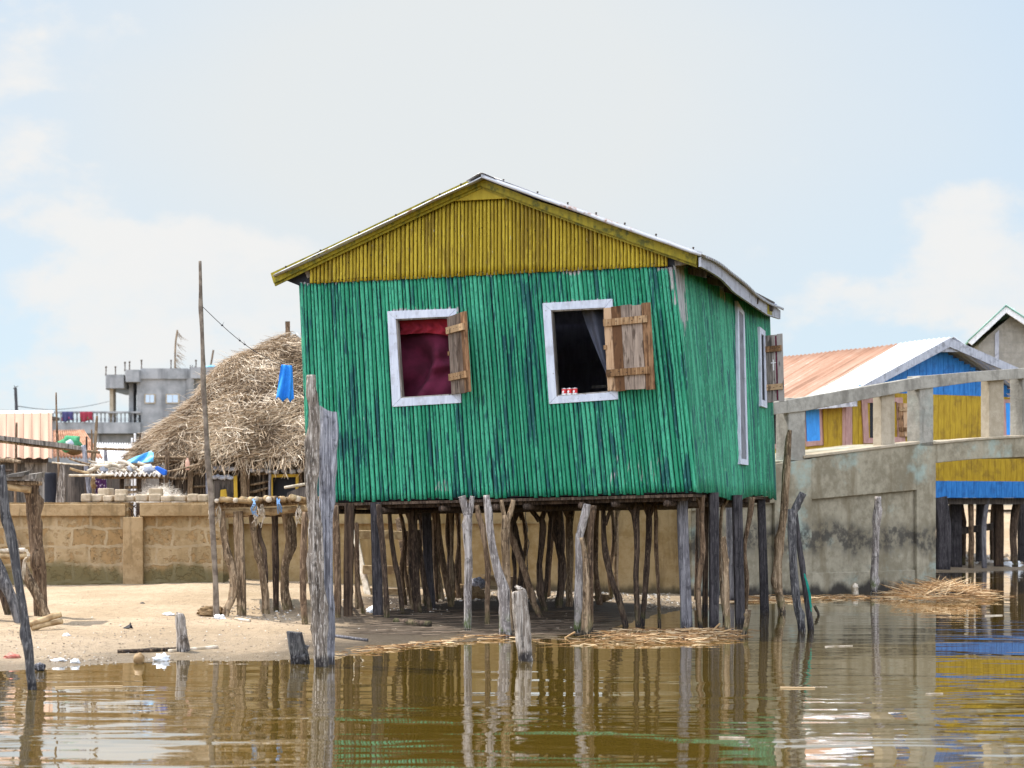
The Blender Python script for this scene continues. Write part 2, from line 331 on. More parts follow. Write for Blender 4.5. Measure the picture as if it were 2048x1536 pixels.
def masonry(name, a, b, stain, stainamt=.6, blocks=None, foot=None, teal=0.0, blackband=None, sc=1.6, bumpk=.5):
    """concrete or plaster: mottled, streaked; optional block courses, damp foot, teal paint ghosts"""
    m = MT(name); p = m.pos(); n1 = m.noise(p, sc, 7, .65); n2 = m.noise(p, sc*7, 5, .65); n3 = m.noise(m.vm(p, (sc*3.4, sc*3.4, sc*.55)), 1., 5, .6)
    pit = m.ss(m.noise(p, 42., 3, .6), .66, .72)
    col = m.mix(m.ss(m.math('ADD', m.math('MULTIPLY', n1, .6), m.math('MULTIPLY', n2, .4)), .40, .60), a, b)
    col = m.mix(m.math('MULTIPLY', m.ss(n3, .50, .68), stainamt), col, stain)
    hgt = m.math('ADD', n2, m.math('MULTIPLY', pit, -.8))
    z = m.xyz(p)[2]
    if blocks:
        bw, bh, mort, other = blocks; xx = m.xyz(p)
        c = m.n('ShaderNodeCombineXYZ'); wob = m.math('MULTIPLY', m.math('SUBTRACT', m.noise(p, 4., 5, .65), .5), .16)
        m.put(c.inputs[0], m.math('ADD', xx[0], wob)); m.put(c.inputs[1], m.math('ADD', z, m.math('MULTIPLY', wob, .9)))
        q = m.n('ShaderNodeTexBrick'); m.put(q.inputs['Vector'], c.outputs[0]); q.inputs['Scale'].default_value = 1.; q.inputs['Brick Width'].default_value = bw
        q.inputs['Row Height'].default_value = bh; q.inputs['Mortar Size'].default_value = .022; q.inputs['Mortar Smooth'].default_value = .35; q.inputs['Bias'].default_value = -.1
        q.inputs['Color1'].default_value = (0, 0, 0, 1); q.inputs['Color2'].default_value = (1, 1, 1, 1); q.inputs['Mortar'].default_value = (.5, .5, .5, 1)
        mo = q.outputs['Fac']; ero = m.math('MULTIPLY', m.math('SUBTRACT', 1., mo), m.ss(m.math('ADD', m.math('MULTIPLY', n2, .75), m.math('ADD', m.math('MULTIPLY', q.outputs['Color'], .16), m.math('MULTIPLY', m.noise(p, 2.6, 4, .6), .25))), .52, .62))
        col = m.mix(m.math('MULTIPLY', ero, .7), col, m.mix(n2, tuple(k*.55 for k in other), tuple(min(1, k*1.25) for k in other)))
        hole = m.ss(m.noise(p, 19., 4, .65), .61, .66); col = m.mix(m.math('MULTIPLY', m.math('MULTIPLY', hole, ero), .8), col, tuple(k*.22 for k in other)); col = m.mix(m.math('MULTIPLY', mo, .35), col, mort)
        hgt = m.math('ADD', m.math('MULTIPLY', ero, -2.2), hgt)
    col = m.mix(m.math('MULTIPLY', pit, .5), col, tuple(q*.45 for q in a))
    zz = m.math('ADD', z, m.math('MULTIPLY', m.math('SUBTRACT', m.noise(m.vm(p, (2.2, 2.2, 1.)), 1., 5, .6), .5), .55))
    if teal: col = m.mix(m.math('MULTIPLY', m.ss(m.noise(m.vm(p, (1.1, 1.1, 1.3), (3, 1, 7)), 1., 6, .65), .53, .66), teal), col, (.30,.40,.37))
    if blackband:
        lo, hi, amt = blackband; k = m.math('MULTIPLY', m.ss(zz, lo-.2, lo), m.ss(zz, hi, hi+.22, 1., 0.)); k = m.math('MULTIPLY', k, m.ss(n2, .34, .6)); col = m.mix(m.math('MULTIPLY', k, amt), col, (.035,.032,.03))
    if foot:
        h, fc, amt = foot; col = m.mix(m.math('MULTIPLY', m.ss(zz, h-.06, h+.06, 1., 0.), amt), col, fc)
    m.out(col, .9, spec=.2).bump(hgt, bumpk, .02); M[name] = m.m
masonry('block_wall', (.27,.185,.092), (.38,.275,.155), (.16,.11,.055), .6, blocks=(.42, .225, (.36,.285,.19), (.265,.155,.06)), foot=(.40, (.085,.075,.03), .72))
masonry('pier_plain', (.25,.165,.08), (.36,.25,.135), (.13,.09,.045), .75, sc=2.4)
masonry('plaster_wall', (.29,.195,.085), (.40,.29,.155), (.165,.11,.05), .6, foot=(.17, (.06,.05,.035), .8), bumpk=.35)
masonry('bridge_concrete', (.19,.165,.115), (.325,.29,.215), (.14,.11,.065), .55, teal=.6, blackband=(.64, .80, .85), foot=(.10, (.022,.019,.018), .92), sc=1.2)
masonry('rail_concrete', (.23,.215,.185), (.35,.33,.285), (.13,.12,.10), .6, teal=.2)
masonry('rail_beige', (.31,.26,.185), (.41,.35,.265), (.22,.18,.12), .5)
masonry('far_concrete', (.20,.21,.215), (.31,.315,.32), (.10,.105,.11), .65, sc=.35, bumpk=.2)
masonry('grey_blocks', (.24,.225,.19), (.33,.31,.265), (.17,.155,.125), .5, blocks=(.45, .24, (.20,.19,.17), (.30,.28,.24)), bumpk=.3)
masonry('mud_block', (.38,.30,.205), (.50,.41,.30), (.25,.185,.115), .4, sc=4.)
masonry('laterite', (.16,.10,.05), (.26,.175,.09), (.07,.045,.025), .6, sc=6., bumpk=1.)
paint('plain_yellow', (.34,.25,.012), (.40,.30,.02), (.2,.15,.01), .4)
paint('faded_red', (.42,.12,.09), (.52,.2,.15), (.3,.15,.1), .5)
cloth('curtain_grey', (.055,.06,.085), (.085,.09,.12))
def striped():
    m = MT('striped_rust'); p = m.pos(); x = m.xyz(p); k = m.math('ADD', m.math('MULTIPLY', x[0], -.47), m.math('MULTIPLY', x[1], .883)); c = m.n('ShaderNodeCombineXYZ'); m.put(c.inputs[0], m.math('MULTIPLY', k, 5.5)); m.put(c.inputs[1], m.math('MULTIPLY', x[2], .5))
    a = m.noise(c.outputs[0], 1., 4, .6); b = m.noise(p, 5., 5, .65); col = m.ramp(m.math('ADD', m.math('MULTIPLY', a, .8), m.math('MULTIPLY', b, .2)), [(.36, (.16,.075,.04)), (.48, (.27,.14,.085)), (.58, (.32,.20,.14)), (.66, (.50,.43,.38))])
    m.out(col, .6).bump(b, .2, .01); M['striped_rust'] = m.m
striped()
paint('door_grey', (.13,.13,.15), (.19,.19,.21), (.06,.06,.07), .6)
# ---------------------------------------------------------------- loose materials
def strawmat(name, a, b, c):
    m = MT(name); t = m.attr('tone'); m.out(m.ramp(t, [(0., a), (.5, b), (1., c)]), .75); M[name] = m.m
strawmat('thatch', (.07,.042,.022), (.38,.27,.165), (.80,.69,.54)); strawmat('reed', (.13,.06,.022), (.37,.21,.085), (.66,.51,.32))
strawmat('wall_stick', (.045,.032,.022), (.12,.085,.058), (.24,.18,.125)); strawmat('pebble', (.16,.12,.08), (.36,.30,.23), (.68,.64,.58))
def sandmat():
    m = MT('sand'); p = m.pos(); n1 = m.noise(p, .9, 6, .6); n2 = m.noise(p, 11., 5, .65); n3 = m.noise(p, 70., 3, .6)
    z = m.xyz(p)[2]
    col = m.mix(m.ss(n1, .35, .65), (.405,.30,.19), (.505,.385,.26)); col = m.mix(m.math('MULTIPLY', m.ss(n2, .50, .66), .6), col, (.28,.21,.135))
    col = m.mix(m.math('MULTIPLY', m.ss(n3, .56, .66), .6), col, (.14,.105,.07)); col = m.mix(m.math('MULTIPLY', m.ss(n3, .42, .33), .0), col, (.7,.6,.5))
    x = m.xyz(p)[0]; y = m.xyz(p)[1]
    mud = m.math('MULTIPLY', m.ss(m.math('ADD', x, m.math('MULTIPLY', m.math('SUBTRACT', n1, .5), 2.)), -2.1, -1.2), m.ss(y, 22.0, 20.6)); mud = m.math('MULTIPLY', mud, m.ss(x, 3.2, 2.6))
    col = m.mix(m.math('MULTIPLY', mud, .97), col, m.mix(n2, (.014,.009,.006), (.052,.034,.023)))  # dark mud under the house, the house's shade painted into its colour
    zz = m.math('ADD', z, m.math('MULTIPLY', m.math('SUBTRACT', m.noise(p, 3., 5), .5), .05)); wet = m.math('MAXIMUM', m.ss(zz, .012, .05, 1., 0.), m.math('MULTIPLY', m.ss(zz, .03, .14, 1., 0.), .55))
    col = m.mix(m.math('MULTIPLY', wet, .68), col, (.115,.085,.05))
    m.out(col, m.math('SUBTRACT', .95, m.math('MULTIPLY', wet, .62))).bump(m.math('ADD', m.math('MULTIPLY', n2, 1.3), m.math('MULTIPLY', n3, .6)), .8, .055); M['sand'] = m.m
sandmat()
def earthmat():
    m = MT('yard_earth'); p = m.pos(); a = m.noise(p, .12, 6, .6); b = m.noise(p, 2.5, 5, .6); far = m.ss(m.xyz(p)[1], 60., 140.)
    g = m.math('MULTIPLY', far, m.ss(a, .40, .55)); m.out(m.mix(g, m.mix(m.ss(b, .4, .6), (.26,.19,.12), (.36,.27,.18)), m.mix(b, (.04,.06,.02), (.10,.12,.045)))).bump(b, .4, .03); M['yard_earth'] = m.m
earthmat()
def watermat():
    m = MT('water'); p = m.pos(); y = m.xyz(p)[1]
    a = m.noise(m.vm(p, (.35, 1.1, 1)), 1., 1, .5, .2); b = m.noise(m.vm(p, (1.3, 4.6, 1), (4, 2, 0)), 1., 1, .5, .5); c = m.noise(m.vm(p, (3., 10.5, 1)), 1., 1, .5, .4)
    reg = m.ss(m.noise(m.vm(p, (.30, .7, 1), (9, 4, 0)), 1., 2), .40, .60, .25, 1.)
    calm = m.ss(y, 9.0, 14.0, .85, .32)
    h = m.math('ADD', m.math('MULTIPLY', a, .45), m.math('ADD', m.math('MULTIPLY', b, .50), m.math('MULTIPLY', c, .13)))
    h = m.math('MULTIPLY', h, m.math('MULTIPLY', reg, calm))
    m.out((.098,.064,.009), .003); m.b.inputs['IOR'].default_value = 1.46; m.b.inputs['Specular IOR Level'].default_value = .78
    m.bump(h, 1., .020); m.b.inputs['Coat Weight'].default_value = .75; m.b.inputs['Coat Roughness'].default_value = .004; m.b.inputs['Coat IOR'].default_value = 1.42
    m.t.links.new(m.b.inputs['Normal'].links[0].from_socket, m.b.inputs['Coat Normal']); M['water'] = m.m
watermat()
def netmat():
    m = MT('glass_pane'); m.out((.35,.45,.55), .08, spec=.8); M['glass_pane'] = m.m
    m = MT('plastic_bottle'); m.out((.62,.36,.26), .3); M['plastic_bottle'] = m.m
    m = MT('nail_rust'); m.out((.03,.015,.01), .7); M['nail_rust'] = m.m
    m = MT('box_blue'); m.out((.015,.12,.55), .5); M['box_blue'] = m.m
netmat()
# ---------------------------------------------------------------- terrain and water
def axis(segs):
    out = []
    for a, b, n in segs: out += [a + (b - a) * k / n for k in range(n)]
    return out + [segs[-1][1]]
def make_terrain():
    xs = axis([(-60, -12, 12), (-12, -6, 24), (-6, 4.5, 150), (4.5, 13, 40), (13, 60, 12)])
    ys = axis([(8, 12, 8), (12, 24, 190), (24, 30, 12), (30, 44, 60)])
    b = MB(); n = len(xs)
    for y in ys:
        for x in xs: b.v((x, y, ground(x, y)))
    for j in range(len(ys) - 1):
        for i in range(n - 1): b.F.append([j*n+i, j*n+i+1, (j+1)*n+i+1, (j+1)*n+i])
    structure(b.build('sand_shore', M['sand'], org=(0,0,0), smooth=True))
    b = MB(); b.poly([(-1500,23.2,.95), (2.2,23.2,.95), (3.3,24.6,.95), (3.3,44.2,.95), (-1500,44.2,.95)]); b.poly([(-1500,44.2,.95), (1500,44.2,.95), (1500,4000,.95), (-1500,4000,.95)])
    structure(b.build('village_ground', M['yard_earth'], org=(0,0,0)))
    b = MB(); b.poly([(-1500,-300,0), (1500,-300,0), (1500,60,0), (-1500,60,0)]); structure(b.build('lagoon_water', M['water'], org=(0,0,0)))
    b = MB(); b.poly([(-1500,-300,-.72), (1500,-300,-.72), (1500,8.2,-.72), (-1500,8.2,-.72)]); structure(b.build('lagoon_bed', M['sand'], org=(0,0,0)))
make_terrain()
# ---------------------------------------------------------------- pole helpers
def pxpole(b, pts, d=None, dtop=None, bury=.18, seg=10, rough=.12, knots=3, prof=None, sub=5, flat=1., wk=1.0, top=None, cut=0.0, twist=0., fr=9.):
    """limb given as photo points (x, y, width), base last; stands where its base pixel meets the ground"""
    x, y, w = pts[-1]
    if d is None: d = gd(x, y)
    dt = d if dtop is None else dtop
    y0 = pts[0][1]; Q = []; rr = []
    for (x, yy, w) in pts:
        dd = lerp(dt, d, (yy - y0) / max(1e-6, (y - y0))) if abs(y - y0) > 1e-6 else d
        Q.append(P(x, yy, dd)); rr.append(w * .5 * dd / FPX * wk)
    if bury:
        t = (Q[-1] - Q[-2]).normalized(); Q.append(Q[-1] + Vector((t.x * .3, t.y * .3, -1)) * bury); rr.append(rr[-1])
    if top is not None and Q[0].z < top: Q[0].z = top
    b.tube(Q, rr, seg=seg, rough=rough, knots=knots, prof=prof, sub=sub, flat=flat, cut=cut, twist=twist, fr=fr)
    return d
def post(name, label, cat, pts, mat, group=None, **kw):
    b = MB(); pxpole(b, pts, **kw); o = b.build(name, M[mat], smooth=kw.get('prof') is None); return tag(o, label, cat, group)
# ================================================================ THE GREEN STILT HOUSE
FLb, FRb = P(619, 1005, 18.35), P(1392, 985, 17.0); FLt, FRt = P(600, 568, 18.35), P(1345, 526, 17.0)
BRb, BRt = P(1550, 992, 20.7), P(1537, 622, 20.7)
dL = BRb - FRb
BLb, BLt = FLb + dL, FLt + (BRt - FRt)
def patch(a, b, c, d):
    """bilinear face: a bottom-left, b bottom-right, c top-left, d top-right"""
    def f(s, t): return lerp(lerp(a, b, s), lerp(c, d, s), t)
    def at(px, py, off=0.0, n=None):
        s = t = .5
        for _ in range(12):
            x, y = proj(f(s, t)); x1, y1 = proj(f(s+.01, t)); x2, y2 = proj(f(s, t+.01))
            a11, a21, a12, a22 = (x1-x)/.01, (y1-y)/.01, (x2-x)/.01, (y2-y)/.01; det = a11*a22 - a12*a21
            ex, ey = px - x, py - y; s += (ex*a22 - ey*a12)/det; t += (a11*ey - a21*ex)/det
        return (s, t) if n == 'st' else f(s, t) + nrm * off
    nrm = ((b - a).cross(c - a)).normalized()
    if nrm.y > 0 and abs(nrm.y) > .3: nrm = -nrm
    return f, at, nrm
front, fat, fn = patch(FLb, FRb, FLt, FRt)
side, sat, sn = patch(FRb, BRb, FRt, BRt)
if sn.x < 0: sn = -sn
UP = Vector((0,0,1)); fr = (FRb - FLb).normalized(); sr = dL.normalized()
house = thing('stilt_house', 'green wooden house with a yellow gable standing on crooked stilts at the shore', 'house', ((FLb+BRb)/2).xy.to_3d())
W1 = dict(o=[(777,623),(915,617.5),(924,806),(787,814)], i=[(793.6,638.6),(899.7,633.6),(909,790.4),(803.9,796.8)])
W2 = dict(o=[(1087,607),(1226.5,598),(1238,799),(1100,808.5)], i=[(1103.9,621),(1211.2,615.7),(1220.5,785.1),(1115,792.7)])
def inside(px, py, q, m=0):
    x0 = lerp(q[0][0], q[3][0], (py-q[0][1])/(q[3][1]-q[0][1])) + m; x1 = lerp(q[1][0], q[2][0], (py-q[1][1])/(q[2][1]-q[1][1])) - m
    return x0 < px < x1
def stalk(b, pts, w, right, nrm, amp=.5, seg=6):
    """half round stalk following pts on a wall; pts are (point, wear)"""
    rows = []
    for p, we in pts:
        row = []
        for k in range(seg + 1):
            a = math.pi * k / seg
            row.append(b.v(p - right * (w * .5 * math.cos(a)) + nrm * (w * amp * math.sin(a) + .002), we))
        rows.append(row)
    for r0, r1 in zip(rows, rows[1:]):
        for k in range(seg): b.F.append([r0[k], r0[k+1], r1[k+1], r1[k]])
    b.F.append(rows[0][::-1]); b.F.append(rows[-1])
def front_wall():
    b = MB(); N = 98; edges = [0.0]
    for k in range(N): edges.append(edges[-1] + R(.75, 1.3))
    edges = [e / edges[-1] for e in edges]
    for k in range(N):
        t = (edges[k] + edges[k+1]) / 2; w = (edges[k+1] - edges[k]) * 3.95 * .80; b.tone = R(0, 1); lean = R(-.0012, .0012)
        xt, xb = 600 + 745*t, 619 + 776*t; yt, yb = 572 - 40*t - 6 + R(-2, 2), 1005 - 20*t + R(-3.5, 2.5)
        if t > .96: yt += 8
        rows = 26; runs = [[]]; sd = R(0, 99); ylist = [(lerp(yb, yt, j / rows), False) for j in range(rows + 1)]; pxa = lambda py: lerp(xb, xt, (1005-20*t-py)/(431+22*t))
        for q in (W1, W2):
            qi = q['i']; ym = pxa((qi[0][1] + qi[3][1])/2)
            if qi[0][0] - 2 < ym < qi[2][0] + 2 and inside(ym, (qi[0][1] + qi[3][1])/2, qi, -7):
                f0 = (ym - (qi[0][0]+qi[3][0])/2)/107; c0 = lerp(qi[3][1], qi[2][1], f0) + 7; c1 = lerp(qi[0][1], qi[1][1], f0) - 7
                ylist = [y for y in ylist if y[0] > c0] + [(c0, False), (c1, True)] + [y for y in ylist if y[0] < c1]
        for py, newrun in ylist:
            f = (py - yb)/(yt - yb); px = pxa(py)
            if newrun: runs.append([])
            p = fat(px, py) + fr * (nz(sd, f * 3) * .006 + lean * f) + fn * (.012 * nz(sd, f*2, 4))
            we = .62 * sm(.955, .985, f)
            # bare, flaked wood: the upper right corner, a line below the gable, splinters low down
            we += .58 * sm(1334, 1348, px + 14*nz(py*.03, 3)) * sm(665, 590, py) + .26 * sm(30, 6, abs(px - 1150)) * sm(622, 560, py) + .58*sm(16, 5, abs(px - 1178)) * sm(18, 6, abs(py - 826))
            we += .52 * sm(26, 8, abs(px - 885)) * sm(22, 8, abs(py - 975)) + .40 * sm(110, 40, abs(px - 1270)) * sm(70, 20, abs(py - 940)) + .34 * sm(60, 10, abs(px-1000)) * sm(60, 10, abs(py-880)) + .2*sm(12, 3, abs(px-808))*sm(930,990,py)
            for q in (W1, W2):
                if q['o'][0][0] < px < q['o'][1][0]: we += .62 * sm(13, 3, q['o'][0][1] - py) * (py < q['o'][0][1] + 4)
            runs[-1].append((p, we))
        for r in runs:
            if len(r) > 1: stalk(b, r, w, fr, fn, .62)
    b.build('front_wall', M['green_stalk'], house, smooth=True)
front_wall()
def inner_shell():
    """boards behind the stalks, with the window openings left free"""
    b = MB(); st = [[fat(*c, 0, 'st') for c in W['o']] for W in (W1, W2)]; xs = [0, min(q[0] for q in st[0]), max(q[0] for q in st[0]), min(q[0] for q in st[1]), max(q[0] for q in st[1]), 1.0]; ys = [0, min(q[1] for k in st for q in k), max(q[1] for k in st for q in k), 1.0]
    for i in range(len(xs) - 1):
        for j in range(len(ys) - 1):
            if j == 1 and i in (1, 3): continue
            q = [front(xs[i], ys[j]), front(xs[i+1], ys[j]), front(xs[i+1], ys[j+1]), front(xs[i], ys[j+1])]
            b.quad(*[p - fn * .012 for p in q])
    # strips closing the gap between the board openings and the frames
    for W in (W1, W2):
        o, i = W['o'], W['i']
        big = [fat(o[0][0]-40, o[0][1]-70, -.010), fat(o[1][0]+40, o[1][1]-70, -.010), fat(o[2][0]+40, o[2][1]+70, -.010), fat(o[3][0]-40, o[3][1]+70, -.010)]
        sml = [fat(*c, -.010) for c in i]
        for k in range(4): b.quad(big[k], big[(k+1) % 4], sml[(k+1) % 4], sml[k])
    b.quad(FRb - sn*.034, BRb - sn*.034, BRt - sn*.034, FRt - sn*.034); b.build('wall_backing', M['dark_void'], house); b = MB(); e = .03  # near-black backing puts shade into the gaps between the stalks
    b.quad(FLb + fr*e, BLb + fr*e, BLt + fr*e, FLt + fr*e); b.quad(BLb - sr*e, BRb - sr*e, BRt - sr*e, BLt - sr*e)
    b.quad(FRb - sn*.05, BRb - sn*.05, BRt - sn*.05, FRt - sn*.05)
    u = UP * .03; b.quad(FLb + u, FRb + u, BRb + u, BLb + u)
    b.build('inner_wall', M['interior'], house)
    b = MB()
    for (a, c, a2, c2, nr) in ((FLb, BLb, FLt, BLt, -fr), (BLb, BRb, BLt, BRt, sr)):
        N = 80
        for k in range(N):
            t = (k + .5) / N; b.tone = R(0, 1); p0, p1 = lerp(a, c, t), lerp(a2, c2, t); stalk(b, [(lerp(p0, p1, j/6), 0) for j in range(7)], (c-a).length/N*1.03, (c-a).normalized(), nr, .4, 4)
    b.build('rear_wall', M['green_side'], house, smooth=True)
inner_shell()
DOOR = [(1468,602),(1482,626),(1490,931),(1474,929)]
def side_wall():
    dt0, dt1 = sat(1472, 760, 0, 'st')[0], sat(1484, 760, 0, 'st')[0]; print('door', dt0, dt1, sat(1480, 926, 0, 'st'), sat(1474, 612, 0, 'st'))
    b = MB(); N = 84; ed = [0.]
    for k in range(N): ed.append(ed[-1] + R(.6, 1.4))
    ed = [e/ed[-1] for e in ed]
    for k in range(N):
        t = (ed[k]+ed[k+1])/2; w = (ed[k+1]-ed[k]) * 3.93 * .93; b.tone = R(0, 1); sd = R(0, 99)
        yb = -.012 + .014*math.sin(t*9+1) + R(-.006, .004); rows = 14; run = []
        for j in range(rows + 1):
            f = lerp(yb, 1.02, j / rows); p = side(t, f) + sn * (.006*nz(sd, f*2) + .012*math.sin(t*7)); x, y = proj(p)
            if dt0 + .012 < t < dt1 - .012 and .14 < f < .99: continue
            we = .66 * sm(.16, .0, t) * sm(.62, .86, f) + .34 * sm(.90, 1.02, f) + .28 * sm(.05, .01, abs(t - .035)) * sm(.3, .7, f)
            we += .45 * sm(.05, .02, abs(t-.46)) * sm(.90, .95, f)
            run.append((p, we))
        if len(run) > 1: stalk(b, run, w, sr, sn, .36, 5)
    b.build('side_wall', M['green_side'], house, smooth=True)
side_wall()
def corner():
    b = MB(); b.tube([fat(1393, 985, .0), fat(1388, 900, .0), fat(1371, 740, .0), fat(1347, 540, .0)], .010, seg=6, rough=.15); b.tone = .2; b.build('corner_pole', M['green_side'], house)
    b = MB(); b.tone = .5; p0, p1 = fat(604, 590, -.05), fat(602, 545, -.05); b.beam(p0, p1, .07, .08, fn); b.build('wall_plate', M['old_boards'], house); b = MB(); b.beam(fat(620, 555, -.02), fat(614, 540, -.02), .05, .07, fn); b.build('wall_plate', M['old_boards'], house); b = MB()
    b.beam(fat(1350, 527, -.02), fat(1385, 520, -.02), .05, .06, fn); b.build('wall_plate', M['old_boards'], house)
    b = MB()
    for t in (.12, .3, .48, .66, .84): b.beam(side(t, 1.0) - sn*.1 + UP*.03, side(t, 1.0) + sn*.2 - UP*.075, .05, .06)
    b.beam(side(0, 1.03) + sn*.05, side(1, 1.03) + sn*.05, .05, .06); b.build('rafter', M['dark_boards'], house)
corner()
def gable():
    b = MB(); x = 622.0
    def top(px): return max(400.0 - (px-970)*.05, (568-(px-560)*.474) if px < 969 else (374+(px-969)*.368)) - 3
    while x < 1337:
        wp = R(6.2, 8.8); xc = x + wp/2; yb = 568 - 35*(xc-622)/715 + R(-1.2, 1.2); yt = top(xc); b.tone = R(0, 1)
        w = wp / FPX * lerp(18.2, 17.0, (xc-622)/715) / .93 * .80; dx = (xc-970)*.0
        pts = []
        for j in range(9):
            f = j/8; py = lerp(yb, yt, f); pts.append((fat(xc - 1.5*(1-f)*0 + .5*nz(xc, f*2), py, .028 + .004*nz(xc, f*3)), .24*sm(.10, 0, f) + .18*sm(300, 420, xc-622)*sm(.5, 0, f)*sm(640, 500, xc-622)))
        if yt < yb - 2: stalk(b, pts, w, fr, fn, .6)
        x += wp
    for k in range(110):
        xx = R(630, 1330); yy = lerp(568 - 35*(xx-622)/715 - 6, top(xx)+8, random.choice((0, 0, .62)) + R(-.02, .02)); b.mark(fat(xx, yy, .028+.018), fr*.004, UP*.004, fn*.002, M['nail_rust'])
    b.build('gable_panel', M['yellow_stalk'], house, smooth=True)
    b = MB(); b.prism([fat(x, y, .06) for x, y in ((969,374),(1032,398.5),(914,404.5))], fn*.025); b.build('gable_cap', M['plain_yellow'], house, bevel=.003)
    b = MB(); h = UP*.004   # backing of the gable so that no light leaks in
    b.poly([fat(600, 572, .004), fat(1350, 530, .004), fat(1395, 520, .004), fat(966, 362, .004), fat(560, 556, .004)])
    b.build('gable_backing', M['dark_void'], house)
    b = MB(); o = dL*.995; b.poly([p + o for p in (fat(600, 590, -.02), fat(1350, 545, -.02), fat(1397, 518, -.02), fat(966, 362, -.02), fat(558, 554, -.02))]); b.build('rear_gable', M['interior'], house)
gable()
# ---- roof
RF = P(964, 357, 17.42); EL, ER = P(553, 550, 18.25), P(1402, 514, 16.72)
EbR = P(1561, 619, 20.75); RB = RF + dL*1.06 + UP*.02; ElB = EL + dL*1.06
def roof():
    b = MB(); nu, nv = 330, 8; lam = nu/54
    for (e0, e1, sgn) in ((EL, ElB, 1), (ER, EbR, -1)):
        lift = .018 if sgn > 0 else .040
        def f(u, v, e0=e0, e1=e1, lift=lift, sgn=sgn):
            p = lerp(lerp(RF, RB, u), lerp(e0, e1, u), v * 1.02)
            sag = (.035*math.sin(u*2*math.pi*1.0+.2) if sgn < 0 else .015*math.sin(u*5)) * v
            edge = -.02 * sm(.02, 0, u) * (sgn > 0)
            return p + UP*(lift*(1-.75*v*(sgn < 0)) + sag + edge + (.013 if sgn < 0 else .009)*math.cos(u*nu/lam*2*math.pi) + .012*nz(u*5, v*4, sgn) + .01*math.sin(v*7)*(sgn > 0)) - fn*0
        b.grid(f, nu, nv)
    b.build('roof', M['galvanised'], house, smooth=True, solid=.004)
    b = MB()       # folded verge strip of the sheet, standing above the barge boards
    n = 24
    for (e0, h, sgn) in ((ER, .036, -1), (EL, .012, 1)):
        def f(u, v, e0=e0, h=h):
            p = lerp(RF, e0, u*1.004); q = [p + UP*.002 + fn*.028, p + UP*(h+.002) + fn*.022, p + UP*(h+.010) - fn*.02][int(v*2+.1)]
            return q + UP*.007*nz(u*9, e0.x)
        b.grid(f, n, 2)
    r = P(963, 352, 17.40); 
    b.build('verge_flashing', M['galvanised'], house, smooth=True, solid=.003)
    b = MB()
    def cap(u, v):
        p = lerp(RF, RB, u) + fn*.03*(1-u); a = (v-.5)*2
        return p + fr*(a*.15) + UP*(.062 - .075*math.sqrt(a*a+.01))
    b.grid(cap, 20, 8); b.build('ridge_cap', M['galvanised'], house, smooth=True, solid=.003)
    for (e0, ts, h) in ((ER, (.1,.26,.40,.53,.66,.80,.965), .036), (EL, (.10,.2,.41,.59,.78,.955), .020)):
        for t in ts:
            c = lerp(RF, e0, t) + UP*(h+.018) - fn*.01; b = MB(); b.tube([c - UP*.02, c + UP*.004], .006, seg=6, sub=1, rough=0); b.tube([c + UP*.004, c + UP*.013], [.012, .007], seg=8, sub=1, rough=0)
            b.build('roofing_nail', M['nail_rust'], house)
    # barge boards
    for tp, bt in (([(963,357),(860,405),(765,450),(660,500),(553,549)], [(969,375),(862,424),(765,470),(662,519),(559,569)]), ([(963,357),(1080,404),(1185,438),(1290,474),(1401,514)], [(969,375),(1080,417),(1185,457),(1290,494),(1399,532)])):
        b = MB()
        for k in range(4):
            q = [fat(tp[k][0], tp[k][1], .13), fat(tp[k+1][0], tp[k+1][1], .13), fat(bt[k+1][0], bt[k+1][1], .13), fat(bt[k][0], bt[k][1], .13)]
            b.hexa(q, [p - fn*.022 for p in q])
        b.build('barge_board', M['barge_yellow'], house)
        b = MB()
        for k in range(4):      # second, lower board set back behind the first
            q = [fat(tp[k][0], tp[k][1]+6, .10), fat(tp[k+1][0], tp[k+1][1]+6, .10), fat(bt[k+1][0], bt[k+1][1]+5, .10), fat(bt[k][0], bt[k][1]+5, .10)]
            b.hexa(q, [p - fn*.02 for p in q])
        b.build('verge_soffit', M['barge_yellow'], house)
    b = MB()       # scrawl on the left barge board
    for pts in ([(634,523),(641,512),(650,507),(647,516),(655,521)], [(641,512),(640,524)], [(648,510),(658,517)]):
        b.tube([fat(x, y, .133) for x, y in pts], .0035, seg=4, sub=3, rough=0)
    b.build('scrawl', M['nail_rust'], house)
    # eaves fascia on the right, sagging
    b = MB(); n = 20; T = [(1403,513),(1424,522),(1446,535),(1482,568),(1526,594),(1561,620)]; Bm = [(1401,533),(1422,544),(1443,558),(1467,584),(1493,602),(1534,630),(1559,638)]
    for k in range(n):
        q = []
        for t in (k/n, (k+1)/n):
            d = lerp(ER.y, EbR.y, t); xx = CX + lerp(ER.x, EbR.x, t) * FPX / d
            top = interp(T, xx) + 1; bot = interp(Bm, xx - 1)
            q.append((P(xx, top, d), P(xx, bot, d)))
        a = [q[0][0], q[1][0], q[1][1], q[0][1]]; b.hexa(a, [p - sn*.022 for p in a])
    b.build('eaves_fascia', M['grey_fascia'], house)
    b = MB(); c = .83; d0, d1 = lerp(ER.y, EbR.y, .80), lerp(ER.y, EbR.y, .865)
    q = [];
    for t in (.80, .865):
        d = lerp(ER.y, EbR.y, t); xx = CX + lerp(ER.x, EbR.x, t)*FPX/d; q.append((P(xx, interp(T, xx)+3, d) + sn*.003, P(xx, interp(Bm, xx-1)-2, d) + sn*.003))
    b.quad(q[0][0], q[1][0], q[1][1], q[0][1]); b.build('fascia_patch', M['barge_yellow'], house, solid=.002)
roof()
